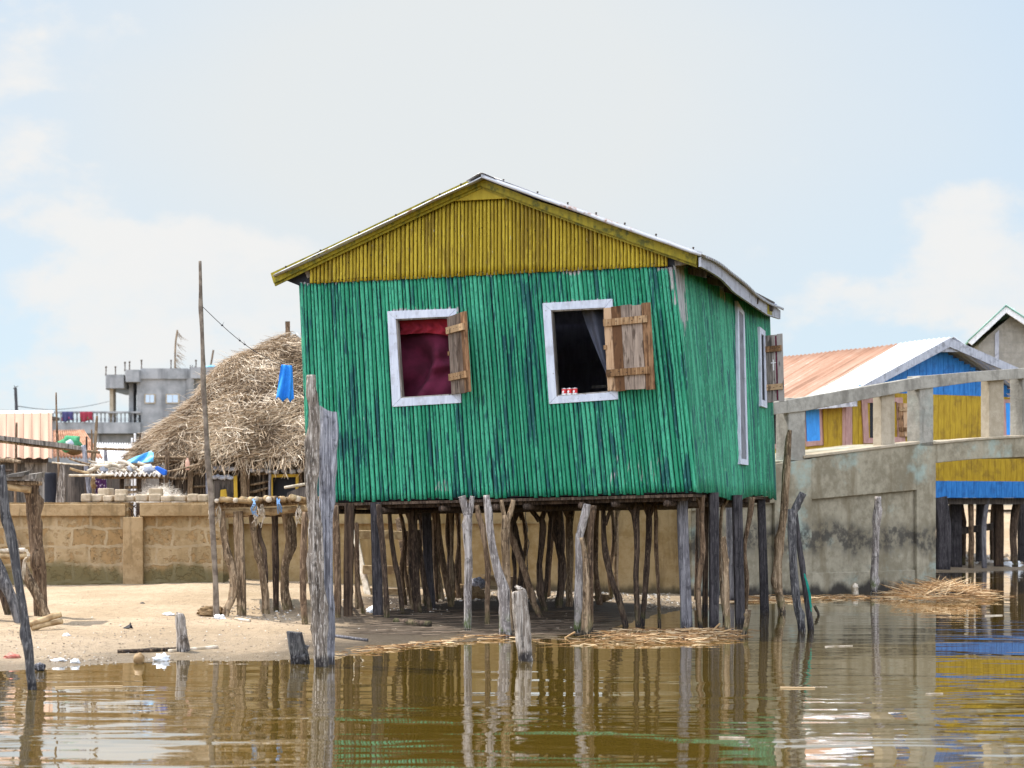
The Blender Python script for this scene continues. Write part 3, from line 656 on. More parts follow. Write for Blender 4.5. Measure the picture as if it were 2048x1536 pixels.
# ---- windows, shutters, door
def frame4(b, o, i, n, th, lift):
    """mitred frame between outer and inner quads"""
    for k in range(4):
        a, c, d, e = o[k], o[(k+1) % 4], i[(k+1) % 4], i[k]; g = (c - a).normalized() * .0012
        b.tone = R(0, 1); q = [a + g, c - g, d - g, e + g]; q = [p + n*lift for p in q]; b.hexa(q, [p + n*th for p in q])
def shutter(hinge_top, hinge_bot, direction, w, nboards, parent, mat='raw_wood', gap=.0015, battens=(.18, .78), stripe=False):
    up = (hinge_top - hinge_bot); h = up.length; direction = direction.normalized(); n = direction.cross(up).normalized()
    if n.dot(Vector((0,0,CH)) - hinge_top) < 0: n = -n
    b = MB(); ed = [0.]
    for k in range(nboards): ed.append(ed[-1] + R(.8, 1.25))
    ed = [e/ed[-1] for e in ed]; cols = []
    for k in range(nboards):
        b.tone = R(0, 1); a, c = ed[k]*w + gap, ed[k+1]*w - gap; o = n * R(-.002, .002); r0, r1 = R(-.008, .008), R(-.008, .008); uu = up.normalized()
        q = [hinge_bot + direction*a + o + uu*r0, hinge_bot + direction*c + o + uu*r0, hinge_top + direction*c + o + uu*r1, hinge_top + direction*a + o + uu*r1]
        b.hexa([p - n*.011 for p in q], [p + n*.009 for p in q])
    s = b.build('shutter', M[mat], parent, bevel=.002)
    for f in battens:
        b = MB(); b.tone = R(.3, 1); c = lerp(hinge_top, hinge_bot, f) + direction*w*.48 + n*.021; b.box(c, direction*w*.46, up.normalized()*.033, n*.0105); 
        for k in range(5): b.mark(c + direction*w*(-.35 + .17*k) + up.normalized()*R(-.008, .008) + n*.0115, direction*.008, up.normalized()*.003, n*.001, M['nail_rust'])
        b.build('batten', M['batten_wood'], s)
    b = MB(); c = lerp(hinge_top, hinge_bot, .47) + direction*.005 + n*.012; b.box(c, direction*.018, up.normalized()*.02, n*.006); b.build('latch', M['batten_wood'], s)
    return s, n
for W, phi, wd, nb in ((W1, 49, .53, 4), (W2, 21, .545, 5)):
    o = [fat(*c) for c in W['o']]; i = [fat(*c) for c in W['i']]
    b = MB(); frame4(b, o, i, fn, .020, .014); fo = b.build('window_frame', M['white_trim'], house, bevel=.002)
    b = MB()
    ii = [fat(c[0] + dx*2.5, c[1] + dy*2.5) for c, (dx, dy) in zip(W['i'], ((1,1),(-1,1),(-1,-1),(1,-1)))]
    frame4(b, i, ii, fn, .055, -.030); b.build('lining', M['old_boards'], fo)
    ht, hb = fat(W['i'][1][0] - 2, W['i'][1][1]+1, .036), fat(W['i'][2][0] - 2, W['i'][2][1]-1, .036)
    dr = fr*math.cos(math.radians(phi)) + fn*math.sin(math.radians(phi)); shutter(ht, hb, dr, wd, nb, house)
def side_openings():
    sq = lambda *c: [sat(x, y, .008) for x, y in c]
    # narrow door: frame and a grey leaf set back
    o = sq((1468,602),(1482,626),(1490,931),(1474,929)); i = sq((1471,622),(1480,631),(1487,920),(1476,918))
    b = MB(); frame4(b, o, i, sn, .03, .0); f = b.build('door_frame', M['white_trim'], house)
    b = MB(); b.quad(*[p + sn*.018 for p in i]); b.build('door', M['door_grey'], house, solid=.01)
    o = sq((1513,654),(1524,663),(1528,817),(1516,813)); i = sq((1516,668),(1522,673),(1525,803),(1518,800))
    b = MB(); frame4(b, o, i, sn, .03, .0); f = b.build('window_frame', M['white_trim'], house)
    b = MB(); b.quad(*[p + sn*.018 for p in i]); b.build('window_void', M['dark_void'], house)
    ht, hb = sat(1524, 672, .012), sat(1528, 806, .012)
    dr = (sn*.82 + sr*.15 - UP*.01).normalized(); s, n = shutter(ht, hb, dr, .215, 4, house, 'old_boards', gap=-.001, battens=(.21, .78))
    s['label'] = 'weathered side shutter with a red stripe and a small white cross'
    up = (ht - hb).normalized(); c = lerp(ht, hb, .45) + dr*.105 + n*.0115
    b = MB(); b.box(lerp(ht, hb, .5) + dr*.14 + n*.0100, dr*.009, up*.36, n*.001); b.build('painted_stripe', M['cloth_maroon'], s)
    b = MB(); b.box(c, dr*.006, up*.06, n*.0008); b.box(c + up*.025, dr*.028, up*.005, n*.0014); b.build('painted_cross', M['soft_white'], s)
side_openings()
# ---- floor frame and stilts
def floor():
    b = MB(); dn = UP*.06
    b.hexa([p - UP*.012 for p in (FLb+fr*.03, FRb-fr*.03, BRb-fr*.03, BLb+fr*.03)], [p - UP*.04 for p in (FLb+fr*.03, FRb-fr*.03, BRb-fr*.03, BLb+fr*.03)]); b.build('floor_deck', M['bark_dark'], house)
    for v in (.035, .35, .66, .97):
        b = MB(); b.beam(lerp(FLb, BLb, v) - UP*.058 + fr*.04, lerp(FRb, BRb, v) - UP*.058 - fr*.04, .05, .034); b.build('floor_beam', M['bark_dark'], house)
    for u in (.06, .2, .36, .5, .58, .72, .80, .93):
        b = MB(); a = lerp(FLb, FRb, u) - UP*.095; c = lerp(BLb, BRb, u) - UP*.095; b.tube([a + sr*-.02, lerp(a, c, .5) - UP*R(0, .015), c], R(.024, .034), rough=.12, knots=2); b.build('floor_log', M['bark_dark'], house, smooth=True)
floor()
ST = [  # (material, square?, main limb, branches)
 ('bark_brown',0,[(671,1020,13),(675,1130,14),(675,1235,14)],[]), ('brown_plank',1,[(699,1023,20),(697,1130,20),(696,1233,19)],[]),
 ('bark_brown',0,[(712,1045,8),(714,1075,8),(716,1173,9),(727,1230,9)],[]), ('dark_plank',1,[(751,1005,22),(754,1120,22),(756,1233,21)],[]),
 ('bark_dark',0,[(757,1008,12),(764,1075,12),(771,1173,12),(774,1236,11)],[]), ('bark_dark',0,[(778,1005,8),(784,1088,9),(797,1160,9),(805,1227,9)],[]),
 ('bark_brown',0,[(813,1062,6),(810,1140,6),(823,1209,7)],[]), ('bark_dark',0,[(824,1010,21),(829,1140,19),(836,1224,17)],[]),
 ('bark_dark',0,[(834,1060,11),(846,1150,11),(860,1222,11)],[]), ('dark_plank',1,[(852,1008,20),(857,1140,20),(862,1215,20)],[]),
 ('bark_tan',0,[(866,1040,13),(872,1130,14),(881,1200,16)],[]), ('bark_brown',0,[(872,1020,12),(884,1116,13),(902,1213,12)],[]),
 ('bark_dark',0,[(904,1020,12),(901,1090,11),(898,1163,9),(899,1195,9)],[]), ('brown_plank',1,[(917,1015,8),(918,1090,8),(920,1178,8)],[]),
 ('driftwood',0,[(936,1030,17),(936,1090,16),(937,1142,17),(936,1200,16),(936,1262,16)],[[(924,992,14),(929,1012,14),(936,1045,13)],[(945,992,10),(942,1012,11),(937,1045,11)]]),
 ('bark_brown',0,[(953,1015,10),(967,1072,10),(975,1142,10),(974,1250,10)],[]),
 ('driftwood',0,[(973,990,13),(978,1040,15),(984,1085,16),(996,1142,17),(1008,1181,21),(1010,1225,21),(1011,1274,24)],[]),
 ('bark_tan',0,[(1012,1030,17),(1011,1100,18),(1013,1170,18),(1018,1272,16)],[[(1003,1000,7),(1006,1020,9),(1011,1045,10)],[(1027,1000,9),(1022,1020,10),(1014,1045,11)]]),
 ('bark_dark',0,[(1024,1036,14),(1030,1064,14),(1038,1100,13),(1043,1121,12),(1041,1179,11),(1044,1200,10)],[[(1003,1008,8),(1014,1024,9),(1024,1042,11)],[(1045,1004,9),(1037,1022,10),(1027,1044,11)]]),
 ('bark_brown',0,[(1017,1040,10),(1022,1075,12),(1048,1140,13),(1066,1202,13),(1080,1236,12)],[]),
 ('bark_dark',0,[(1080,1036,13),(1086,1053,13),(1081,1110,12),(1079,1135,12),(1082,1187,12),(1090,1223,14)],[[(1056,1012,9),(1068,1026,10),(1079,1042,11)],[(1101,1000,9),(1091,1018,10),(1082,1042,11)]]),
 ('bark_dark',0,[(1114,1008,17),(1118,1085,17),(1125,1142,16),(1118,1215,14)],[]),
 ('bark_tan',0,[(1139,1028,17),(1139,1060,15),(1140,1116,14),(1139,1160,13),(1139,1213,12)],[[(1118,993,11),(1126,1010,12),(1138,1038,12)],[(1148,992,11),(1146,1012,11),(1141,1038,12)]]),
 ('driftwood',0,[(1174,1008,14),(1170,1030,16),(1161,1062,15),(1158,1090,15),(1157,1194,15),(1153,1270,13)],[]),
 ('bark_tan',0,[(1164,1075,9),(1169,1110,11),(1173,1181,15),(1170,1272,17)],[]), ('bark_brown',0,[(1187,1012,12),(1181,1064,12),(1181,1142,12),(1182,1207,10),(1181,1267,9)],[]),
 ('bark_brown',0,[(1194,1010,10),(1191,1116,10),(1196,1181,12),(1199,1210,12)],[]),
 ('bark_dark',0,[(1206,1015,9),(1209,1090,11),(1220,1148,12),(1235,1194,11),(1251,1252,12)],[[(1229,1006,6),(1220,1022,7),(1210,1050,8)]]),
 ('bark_dark',0,[(1266,1020,12),(1272,1043,13),(1274,1090,11),(1272,1168,11),(1276,1258,11)],[[(1274,1002,8),(1270,1014,8),(1270,1030,9)],[(1252,1018,6),(1262,1022,7),(1270,1036,8)],[(1277,1030,6),(1275,1040,7),(1274,1052,7)]]),
 ('bark_dark',0,[(1298,1020,13),(1298,1064,12),(1293,1142,12),(1289,1200,10),(1285,1252,10)],[[(1285,1000,8),(1290,1010,9),(1297,1030,10)],[(1320,994,8),(1310,1008,9),(1300,1030,10)]]),
 ('bark_brown',0,[(1311,1010,7),(1312,1090,8),(1316,1168,7),(1319,1252,7)],[]),
 ('grey_plank',1,[(1364,985,22),(1368,1120,23),(1374,1262,24)],[]),
 ('bark_brown',0,[(1405,990,11),(1403,1046,11),(1405,1104,13),(1399,1150,12),(1396,1191,11),(1401,1262,10)],[[(1388,990,7),(1395,1000,7),(1403,1018,7)]]),
 ('brown_plank',1,[(1412,1005,11),(1411,1120,11),(1410,1222,12)],[]), ('dark_plank',1,[(1427,985,21),(1428,1120,21),(1428,1259,20)],[]),
 ('bark_tan',0,[(1461,988,9),(1452,1004,8),(1443,1026,7),(1440,1118,6),(1444,1191,7),(1449,1240,7)],[]),
 ('bark_tan',0,[(1447,1073,10),(1450,1120,13),(1453,1191,13),(1456,1268,13)],[]), ('grey_plank',1,[(1458,998,14),(1460,1100,14),(1462,1200,14)],[]),
 ('dark_plank',1,[(1474,990,21),(1477,1120,21),(1480,1248,20)],[]), ('bark_brown',0,[(1504,994,13),(1498,1040,11),(1489,1094,9),(1493,1150,9),(1493,1190,8),(1491,1245,7)],[]),
 ('bark_tan',0,[(1497,1219,11),(1493,1250,10),(1489,1272,9)],[]), ('dark_plank',1,[(1522,996,17),(1526,1110,17),(1529,1224,18)],[]),
 ('bark_dark',0,[(1395,1005,7),(1394,1100,7),(1392,1200,7)],[]), ('bark_brown',0,[(800,1035,14),(812,1100,15),(824,1165,16)],[]),
]
for k in range(22):
    x = R(690, 925) if k < 13 else R(1015, 1350); y = R(1196, 1222) if k < 13 else R(1192, 1214); w = R(6, 10); dx = R(-14, 14); bx = R(-7, 7)
    ST.append((random.choice(('bark_dark', 'bark_brown', 'bark_brown', 'bark_tan')), 0, [(x+dx, 1012, w*.9), (x+dx*.6+bx, 1075, w), (x+dx*.25-bx*.6, 1140, w*1.1), (x, y, w*1.05)], [[(x+dx+R(8, 16)*random.choice((-1, 1)), 1004, 5), (x+dx*.8, 1040, 6)]] if k % 3 == 0 else []))
for mt, sqr, main, br in ST:
    b = MB(); x, y, w = main[-1]; d = min(gd(x, y), 22.6); up = 1.20 if main[0][1] < 1025 and not br else None
    if sqr: pxpole(b, main, d=d, rough=.03, knots=0, prof=SQ, sub=4, wk=.92, top=1.22, bury=.5)
    else: pxpole(b, main, d=d, rough=.16, knots=4, top=up, bury=.4)
    for q in br: pxpole(b, q, d=d, bury=0, rough=.14, knots=1, top=1.19)
    b.build('stilt', M[mt], house, smooth=not sqr)
# ---- things in the windows
def curtains():
    i = W1['i']
    def drape(name, label, mat, x0, x1, y0, y1, off, amp, waves, hem, group=None, sag=0):
        b = MB()
        def f(u, v):
            x = lerp(x0, x1, u); bot = y1 + hem*math.sin(u*9+1) + sag*(1-u); y = lerp(y0, bot, v)
            return fat(x + 5*nz(u*4, v*2, off*9)*v, y, -(off + amp*(math.sin(u*waves + 1.4*nz(v*2.2, u*2, off)*2) * (.35+.65*v) + .6*nz(u*3, v*3, off*5)) - (.11*math.exp(-((u - .30 - .22*(1-v)*(1-v) - .08*math.sin(v*3))/.07)**2) + .09*math.exp(-((v - .55 - .3*(.5-u))/.06)**2)*sm(.3,.5,u))*sm(.15,.45,v)*(off > .2)))
        b.grid(f, 60, 36); o = b.build(name, M[mat], smooth=True, solid=.002); return tag(o, label, 'curtain', group)
    drape('curtain', 'short red ruffled curtain across the top of the left window', 'cloth_red', 774, 960, 636, 673, .10, .018, 44, 3, sag=-9)
    o = drape('curtain', 'dark maroon drape hanging in folds inside the left window', 'cloth_maroon', 764, 985, 640, 806, .22, .085, 8, 0)
    b = MB()
    def f(u, v):
        y = lerp(608, 800, v); x0 = 1150 + 74*v**1.15; x = lerp(x0, 1236, u); return fat(x, y, -(.16 + .035*math.sin(u*15 + v*2)))
    b.grid(f, 40, 20); tag(b.build('curtain', M['curtain_grey'], smooth=True, solid=.002), 'pale grey curtain gathered to the right inside the open right window', 'curtain')
    b = MB(); b.tone = .4; b.beam(fat(1110, 763, -1.2), fat(1235, 757, -1.2), .03, .03); b.beam(fat(1206, 720, -1.2), fat(1210, 800, -1.2), .03, .03)
    tag(b.build('shelf_rail', M['old_boards']), 'dim timber shelf frame inside the dark right window', 'shelf')
    for k, (x, lab) in enumerate(((1129, 'left small red and white tin on the sill of the right window'), (1139.5, 'middle small red and white tin on the sill of the right window'), (1150.5, 'right small red and white tin on the sill of the right window'))):
        p = fat(x, 790.5 - (x-1129)*.05, .008); r, h = .024, .058; t = thing('tin', lab, 'tin', p, 'tins on the window sill'); a = R(0, 6)
        b = MB(); b.tube([p, p + UP*h], r, seg=20, sub=1, rough=0); b.build('can_body', M['red_paint'], t, smooth=False)
        b = MB(); b.tube([p + UP*.0, p + UP*.016], r*1.03, seg=20, sub=1, rough=0); b.build('label_band', M['soft_white'], t)
        b = MB(); b.prism([p - fn*-r*1.03 + fr*dx + UP*dz for dx, dz in ((-.012,.018),(.0,.018),(.008,.036),(-.004,.046),(-.014,.034))], fn*.001); b.build('label_mark', M['soft_white'], t)
        b = MB(); b.tube([p + UP*h, p + UP*(h+.004)], r*1.04, seg=20, sub=1, rough=0); b.tube([p + UP*(h+.004), p + UP*(h+.010)], [r*.5, r*.3], seg=8, sub=1, rough=.4); b.build('lid', M['soft_white'], t)
curtains()
# ================================================================ SHORE POSTS
G = 'old mooring posts along the shore'
def split_post():
    d = gd(642, 1333)
    t = thing('split_post', 'tall weathered split post of two halves standing in the water before the house corner', 'post', P(640, 1330, d))
    b = MB(); pxpole(b, [(622,750,20),(624,790,26),(631,850,23),(625,910,30),(622,970,27),(630,1040,30),(631,1120,38),(634,1200,38),(640,1270,36),(642,1334,30)], d=d, rough=.22, knots=9, seg=16, bury=.5, fr=16, flat=.9, wk=.84); b.build('barked_half', M['split_wood'], t, smooth=True)
    b = MB(); pxpole(b, [(657,822,34),(658,860,37),(655,930,34),(652,1000,28),(652,1060,26),(653,1130,24),(655,1200,24),(659,1260,22),(662,1308,14)], d=d+.16, rough=.09, knots=2, seg=14, bury=.5, prof=[(1,.5),(.9,.85),(.4,1),(-.5,1),(-1,.6),(-1,-.7),(-.6,-1),(.1,-.85),(.5,-1),(.95,-.7)], cut=.7, sub=8); b.build('sawn_half', M['split_grey'], t)
split_post()
post('stump', 'short cracked stump leaning left at the waterline beside the split post', 'stump', [(588,1264,27),(593,1290,31),(600,1326,36)], 'blue_grey_bark', G, rough=.12, knots=2, seg=12, bury=.5, prof=SQ, cut=.3)
post('stump', 'grey cracked stump with a rounded top standing in the water before the stilts', 'stump', [(1037,1181,20),(1038,1186,29),(1042,1230,31),(1047,1280,30),(1051,1322,28)], 'split_wood', G, rough=.09, knots=1, seg=14, bury=.5)
post('stump', 'weathered pointed stump standing on the sand at the left', 'stump', [(359,1226,12),(360,1236,20),(363,1268,24),(365,1303,27)], 'split_wood', G, rough=.16, knots=2, seg=12, cut=.5)
post('tall_pole', 'tall thin knotty pole leaning in the sand left of the house', 'pole', [(400,522,6),(402,600,7),(405,690,8.5),(408,780,9),(415,900,10),(422,1000,10),(429,1110,10),(434,1234,11)], 'thin_pole', None, rough=.08, knots=12, seg=10, sub=7)
post('mooring_pole', 'tall crooked pole with sunlit bark standing in the water right of the house', 'pole', [(1580,860,8),(1577,880,12),(1572,960,16),(1568,1022,16),(1561,1082,16),(1555,1131,17),(1557,1179,15),(1564,1226,14)], 'bark_tan', G, rough=.16, knots=6, bury=.5, seg=12)
def bent_pole():
    b = MB(); d = pxpole(b, [(1583,1018,15),(1584,1058,17),(1587,1143,16),(1595,1215,15),(1604,1262,16)], rough=.1, knots=3, bury=.5); pxpole(b, [(1606,986,14),(1599,1000,15),(1589,1020,15),(1584,1045,12)], d=d, bury=0, rough=.08, knots=1)
    tag(b.build('mooring_pole', M['blue_grey_bark'], smooth=True), 'grey pole with a sharply bent cut top standing in the water right of the house', 'pole', G)
    b = MB(); pxpole(b, [(1592,1025,7),(1599,1095,11),(1609,1167,12),(1622,1261,13)], d=d+.12, rough=.1, knots=2, bury=.5)
    tag(b.build('mooring_pole', M['dark_plank'], smooth=True), 'dark slanting pole with green netting standing behind the bent pole', 'pole', G)
    b = MB()
    for k in range(14): b.tube([P(1608 + R(-1,3), 1146 + R(0,10), d+.06), P(1613+R(0,4), 1170, d+.05), P(1618+R(0,4), 1195, d+.05), P(1621+R(0,3), 1212+R(0,12), d+.06)], .003, seg=4, sub=3, rough=0)
    tag(b.build('netting', M['net_green']), 'strip of green netting caught on the dark slanting pole', 'net')
bent_pole()
post('driftwood_stick', 'small dark stick poking out of the water beside the netted pole', 'stick', [(1629,1212,6),(1633,1220,6),(1637,1231,5)], 'bark_dark', None, bury=.3, rough=.1, knots=0)
post('mooring_pole', 'pale pole standing by itself in front of the concrete bridge wall', 'pole', [(1756,993,12),(1754,1030,15),(1751,1100,14),(1748,1150,16),(1748,1187,15)], 'driftwood', G, rough=.14, knots=5, bury=.4)
post('stump', 'tiny pale stump at the foot of the concrete bridge wall', 'stump', [(1712,1167,9),(1709,1174,14),(1710,1187,13)], 'pale_stick', G, rough=.2, knots=1, bury=.3)
# ================================================================ LEFT TRESTLE
def trestle():
    d = gd(83, 1232); base = P(60, 1235, d); t = thing('pole_trestle', 'weathered trestle of lashed poles on the sand at the left edge', 'trestle', base)
    def limb(name, pts, mat, dd, bury=.15, **kw):
        b = MB(); pxpole(b, pts, d=dd, bury=bury, **kw); return b.build(name, M[mat], t, smooth=True)
    limb('leg', [(60,965,22),(64,990,25),(70,1063,26),(77,1144,27),(83,1233,26)], 'bark_brown', d, rough=.2, knots=6, seg=14)
    limb('brace', [(30,1080,16),(44,1128,18),(68,1178,19),(92,1228,17)], 'bark_tan', d - .25, rough=.1, knots=2)
    limb('brace', [(-14,1110,18),(2,1140,20),(22,1195,20),(44,1264,19)], 'blue_grey_bark', d - .6, rough=.1, knots=3)
    limb('leg', [(-40,1000,16),(-6,1150,14),(22,1253,13)], 'bark_dark', d + .2, rough=.1)
    limb('leg', [(-30,940,22),(-28,1100,22),(-26,1260,22)], 'bark_dark', d - .3, rough=.14)
    for pts, m in (([(-60,970,13),(0,972,14),(62,980,14)], 'bamboo'), ([(-60,966,9),(20,966,9),(84,967,8)], 'bark_tan'), ([(-60,1110,12),(0,1112,12),(56,1113,12)], 'bamboo'), ([(-60,1103,9),(0,1102,9),(50,1100,9)], 'pale_stick'), ([(-60,917,10),(0,920,9),(42,924,7)], 'bark_tan'), ([(-60,940,6),(24,941,6)], 'bark_dark')):
        limb('crosspiece', pts, m, d - .35, bury=0, rough=.07, knots=2)
    b = MB(); b.tone = .6; p = [P(x, y, d-.45) for x, y in ((2,956),(74,947),(72,958),(4,962))]; b.prism(p, Vector((0,.3,.02))); b.tone = .2; p = [P(x, y, d-.5) for x, y in ((10,951),(50,944),(46,953),(12,955))]; b.prism(p, Vector((0,.2,.02))); b.build('top_plank', M['old_boards'], t)
    b = MB()
    for k in range(10): b.tube([P(52+R(-3,3), 1100+R(-2,2), d-.42), P(57+R(-2,3), 1112, d-.45), P(50+R(-4,4), 1122+R(-3,6), d-.4), P(47+R(-4,6), 1140+R(0,25), d-.38)], .004, seg=4, sub=3, rough=0)
    b.build('lashing', M['pale_stick'], t)
    return d
dT = trestle()
post('mooring_pole', 'long leaning pole with a knot standing in the water before the left trestle', 'pole', [(2,930,16),(8,1000,17),(13,1040,20),(24,1079,19),(36,1160,17),(48,1232,17),(50,1262,20),(56,1298,20),(61,1340,18),(66,1398,17)], 'blue_grey_bark', G, rough=.12, knots=7, bury=.6, seg=14, sub=7)
for x0, y0, x1, y1, w, lab in ((60, 1249, 121, 1229, 12, 'upper bamboo length of the bundle tied by the trestle'), (64, 1256, 124, 1243, 11, 'lower bamboo length of the bundle tied by the trestle')):
    dd = gd(90, 1262); b = MB(); b.tube([P(x0, y0, dd), P((x0+x1)/2, (y0+y1)/2-1, dd+.1), P(x1, y1, dd+.2)], w*.5*dd/FPX, seg=12, rough=.05, knots=2); tag(b.build('bamboo_length', M['bamboo'], smooth=True), lab, 'bamboo', 'bamboo bundle by the trestle')
# ================================================================ BAMBOO PLATFORM left of the house
def platform():
    d0 = gd(480, 1230); t = thing('bamboo_platform', 'low platform of lashed bamboo on crooked legs beside the house', 'platform', P(520, 1228, d0))
    legs = [('bark_tan',0,[(444,1026,13),(450,1085,14),(462,1130,16),(468,1162,17),(466,1192,15),(456,1215,13),(451,1232,15)]), ('bark_tan',1,[(476,1026,18),(480,1130,19),(484,1231,17)]),
      ('bark_tan',0,[(503,1040,15),(511,1085,13),(520,1120,14),(528,1160,16),(532,1228,16)]), ('bark_dark',0,[(522,1045,8),(519,1068,8),(528,1100,9),(531,1130,9)]), ('bark_dark',0,[(549,1030,12),(551,1110,14),(552,1223,11)]),
      ('bark_tan',0,[(572,1020,20),(580,1060,24),(582,1090,22),(572,1120,16),(569,1150,16),(570,1185,19),(576,1220,22)]), ('bark_brown',0,[(611,1030,12),(607,1100,14),(606,1180,13),(610,1249,13)])]
    for m, sqr, pts in legs:
        b = MB(); fl = pts[-1][1] > 1200; pxpole(b, pts, d=(gd(*pts[-1][:2]) if fl else gd(532, 1228)), rough=.14 if not sqr else .06, knots=4, top=1.14 if fl else None, prof=SQ if sqr else None); b.build('leg', M[m], t, smooth=not sqr)
    za = [(420,1011,18.0,665,996),(430,1024,17.8,622,1016),(425,1030,18.6,700,1018),(418,1008,20.0,660,1000)]
    for k, (x, y, d, x1, y1) in enumerate(za):
        b = MB(); b.tube([P(x, y, d), P((x+x1)/2, (y+y1)/2 + 3, d), P(x1, y1, d)], .028+.006*(k % 2), rough=.07, knots=3); b.build('bearer', M['bamboo' if k % 2 else 'bark_tan'], t, smooth=True)
    k = 0; x = 424.0
    while x < 612:
        b = MB(); r = R(.02, .032); xe = x + R(4, 20); d = 17.55 + R(-.1, .12); z = R(-2, 1.5) - (x-424)*.02
        b.tube([P(x, 1001+z, d), P(x*.97+512*.03, 1001.5+z, d+1.2), P(x*.93 + 512*.07 + R(-4, 4), 1001+z, d+R(2.3, 2.9))], r, seg=9, rough=.07, knots=2); b.build('deck_pole', M[random.choice(('bamboo','bamboo','bark_tan','pale_stick'))], t, smooth=True)
        x += r*2*FPX/17.6 + R(0, 3)
    for (x0, y0, x1, y1, w) in ((440,998,505,1004,10),(500,999,520,1001,12),(530,996,572,1000,11),(582,994,612,1002,13),(570,975,612,968,6)):
        b = MB(); b.tube([P(x0, y0, 17.5), P(x1, y1, 17.7)], w*.5*17.6/FPX, seg=10, rough=.06, sub=6); b.build('loose_pole', M['bamboo' if w > 7 else 'pale_stick'], t, smooth=True)
    for x in (424, 436, 512, 524, 598):
        b = MB()
        for k in range(9): b.tube([P(x+R(-4,4), 1010+R(-3,5), 17.7), P(x+R(-7,7), 1026+R(-3,3), 17.62), P(x+R(-9,9), 1040+R(-6,16), 17.66)], .004, seg=4, sub=3, rough=0)
        b.build('lashing', M['pale_stick'], t)
    for x in (509, 557):
        b = MB()
        for k in range(4): b.tube([P(x+R(-6,6), 998+R(-2,3), 17.5), P(x+R(-3,3), 1008, 17.44), P(x+R(-8,8), 1017+R(-3,5), 17.5), P(x+R(-4,8), 1028+R(-6,6), 17.55)], .005, seg=4, sub=3, rough=0)
        b.build('blue_cord', M['rope_blue'], t)
platform()
b = MB(); b.tone=.5
b.prism([P(x, y, 18.2) for x, y in ((575,985),(600,975),(612,974),(612,1000),(572,1000))], Vector((0,.12,0))); tag(b.build('mossy_board', M['dark_boards']), 'mossy board leaning on the platform behind the split post', 'board')
# ---- ladder, bench, rocks and rubbish under the house
def ladder():
    d = 21.4; t = thing('ladder', 'rough plank ladder leaning behind the stilts', 'ladder', P(760, 1205, d))
    for x0, y0, x1, y1, m in ((708,1060,738,1200,'pale_stick'), (797,1040,822,1190,'bark_brown')):
        b = MB(); pxpole(b, [(x0,y0,12),(x1,y1,13)], d=d, dtop=d+.5, prof=SQ, rough=.05, knots=0, bury=.1); b.build('stile', M[m], t)
    for x0, x1, y in ((714,818,1069),(726,822,1139),(738,826,1185)):
        b = MB(); b.tone = .8; b.beam(P(x0, y, d+.1), P(x1, y+2, d+.1), .11, .10); b.build('rung', M['bamboo'], t, bevel=.004)
ladder()
def bench():
    d = 21.6; t = thing('plank_bench', 'low plank bench standing on the rubble behind the stilts', 'bench', P(1000, 1190, d)); b = MB(); b.tone = .7; b.beam(P(966, 1152, d), P(1036, 1157, d+.1), .22, .035); b.build('seat', M['bamboo'], t); b = MB(); b.tone = .6; b.beam(P(968, 1162, d-.1), P(1036, 1167, d), .03, .10); b.build('apron', M['bamboo'], t)
    for x in (974, 1030): b = MB(); b.beam(P(x, 1165, d), P(x, 1196, d), .05, .05, Vector((0,1,0))); b.build('leg', M['bamboo'], t)
bench()
for x, y, rx, rz, lab, m in ((919,1188,.17,.11,'broad pitted laterite block lying behind the forked pale stilt','laterite'),(950,1190,.13,.09,'smaller dark laterite block lying right of the broad block','laterite'),(957,1166,.09,.07,'rounded grey boulder perched behind the laterite blocks','split_grey'),(1205,1196,.10,.04,'flat dark stone on the mud behind the leaning stilt','laterite'),(420,1224,.12,.06,'brown clod of earth at the foot of the tall thin pole','laterite')):
    b = MB(); p = P(x, y, min(gd(x, y+8), 21.5)); b.rock(p, rx, rx*.8, rz, .3, 16, 10, 2.2); tag(b.build('rock', M[m], smooth=m != 'laterite'), lab, 'rock', 'rocks by the stilts')
# ================================================================ FLOATING STRAW, RUBBLE, LITTER
def strawpatch(name, label, outline, n, L, hump, mat='reed', z0=0.0, hk=99.):
    """outline: photo points (x, y_front, y_back) along the mat"""
    b = MB(); tf = [(x, y) for x, y, _ in outline]; tb = [(x, y) for x, _, y in outline]
    for k in range(n):
        x = R(outline[0][0], outline[-1][0])
        while random.random() > .06 + hump(x)*hk: x = R(outline[0][0], outline[-1][0])
        f = random.random(); y = lerp(interp(tf, x), interp(tb, x), f); d = CH*FPX/(y-CY); p = P(x, y, d); e = min(1, 4*f*(1-f) + .1)
        h = hump(x) * e * (.55 + .45*random.random()); g = max(0, ground(p.x, p.y)); a = R(0, 3.14) if random.random() < .65 else random.choice((0, 3.14)) + R(-.45, .45)
        if nz(p.x*2.6, p.y*1.6, 2) < -.16 - 4*hump(x): continue
        b.tone = R(0, 1); b.straw(Vector((p.x, p.y, g + z0 + .006 + h)), (math.cos(a), math.sin(a)*.9, R(-.12, .42 if h > .06 else .10)), R(*L), R(.0022, .005), R(-.03, .06))
    return tag(b.build(name, M[mat]), label, 'straw', kind='stuff')
strawpatch('floating_straw', 'mat of broken orange straw floating at the feet of the stilts', [(1040,1288,1284),(1100,1291,1276),(1180,1293,1268),(1280,1291,1262),(1380,1288,1262),(1450,1281,1260),(1510,1272,1262)], 620, (.04,.24), lambda x: .05*sm(1150,1230,x)*sm(1500,1420,x), hk=18.)
strawpatch('floating_straw', 'heap of sunlit straw floating before the bridge wall', [(1700,1198,1194),(1740,1201,1190),(1800,1204,1186),(1880,1206,1184),(1950,1203,1186),(2010,1196,1192)], 850, (.08,.4), lambda x: .17*sm(1750,1870,x)*sm(2005,1900,x), hk=8.)
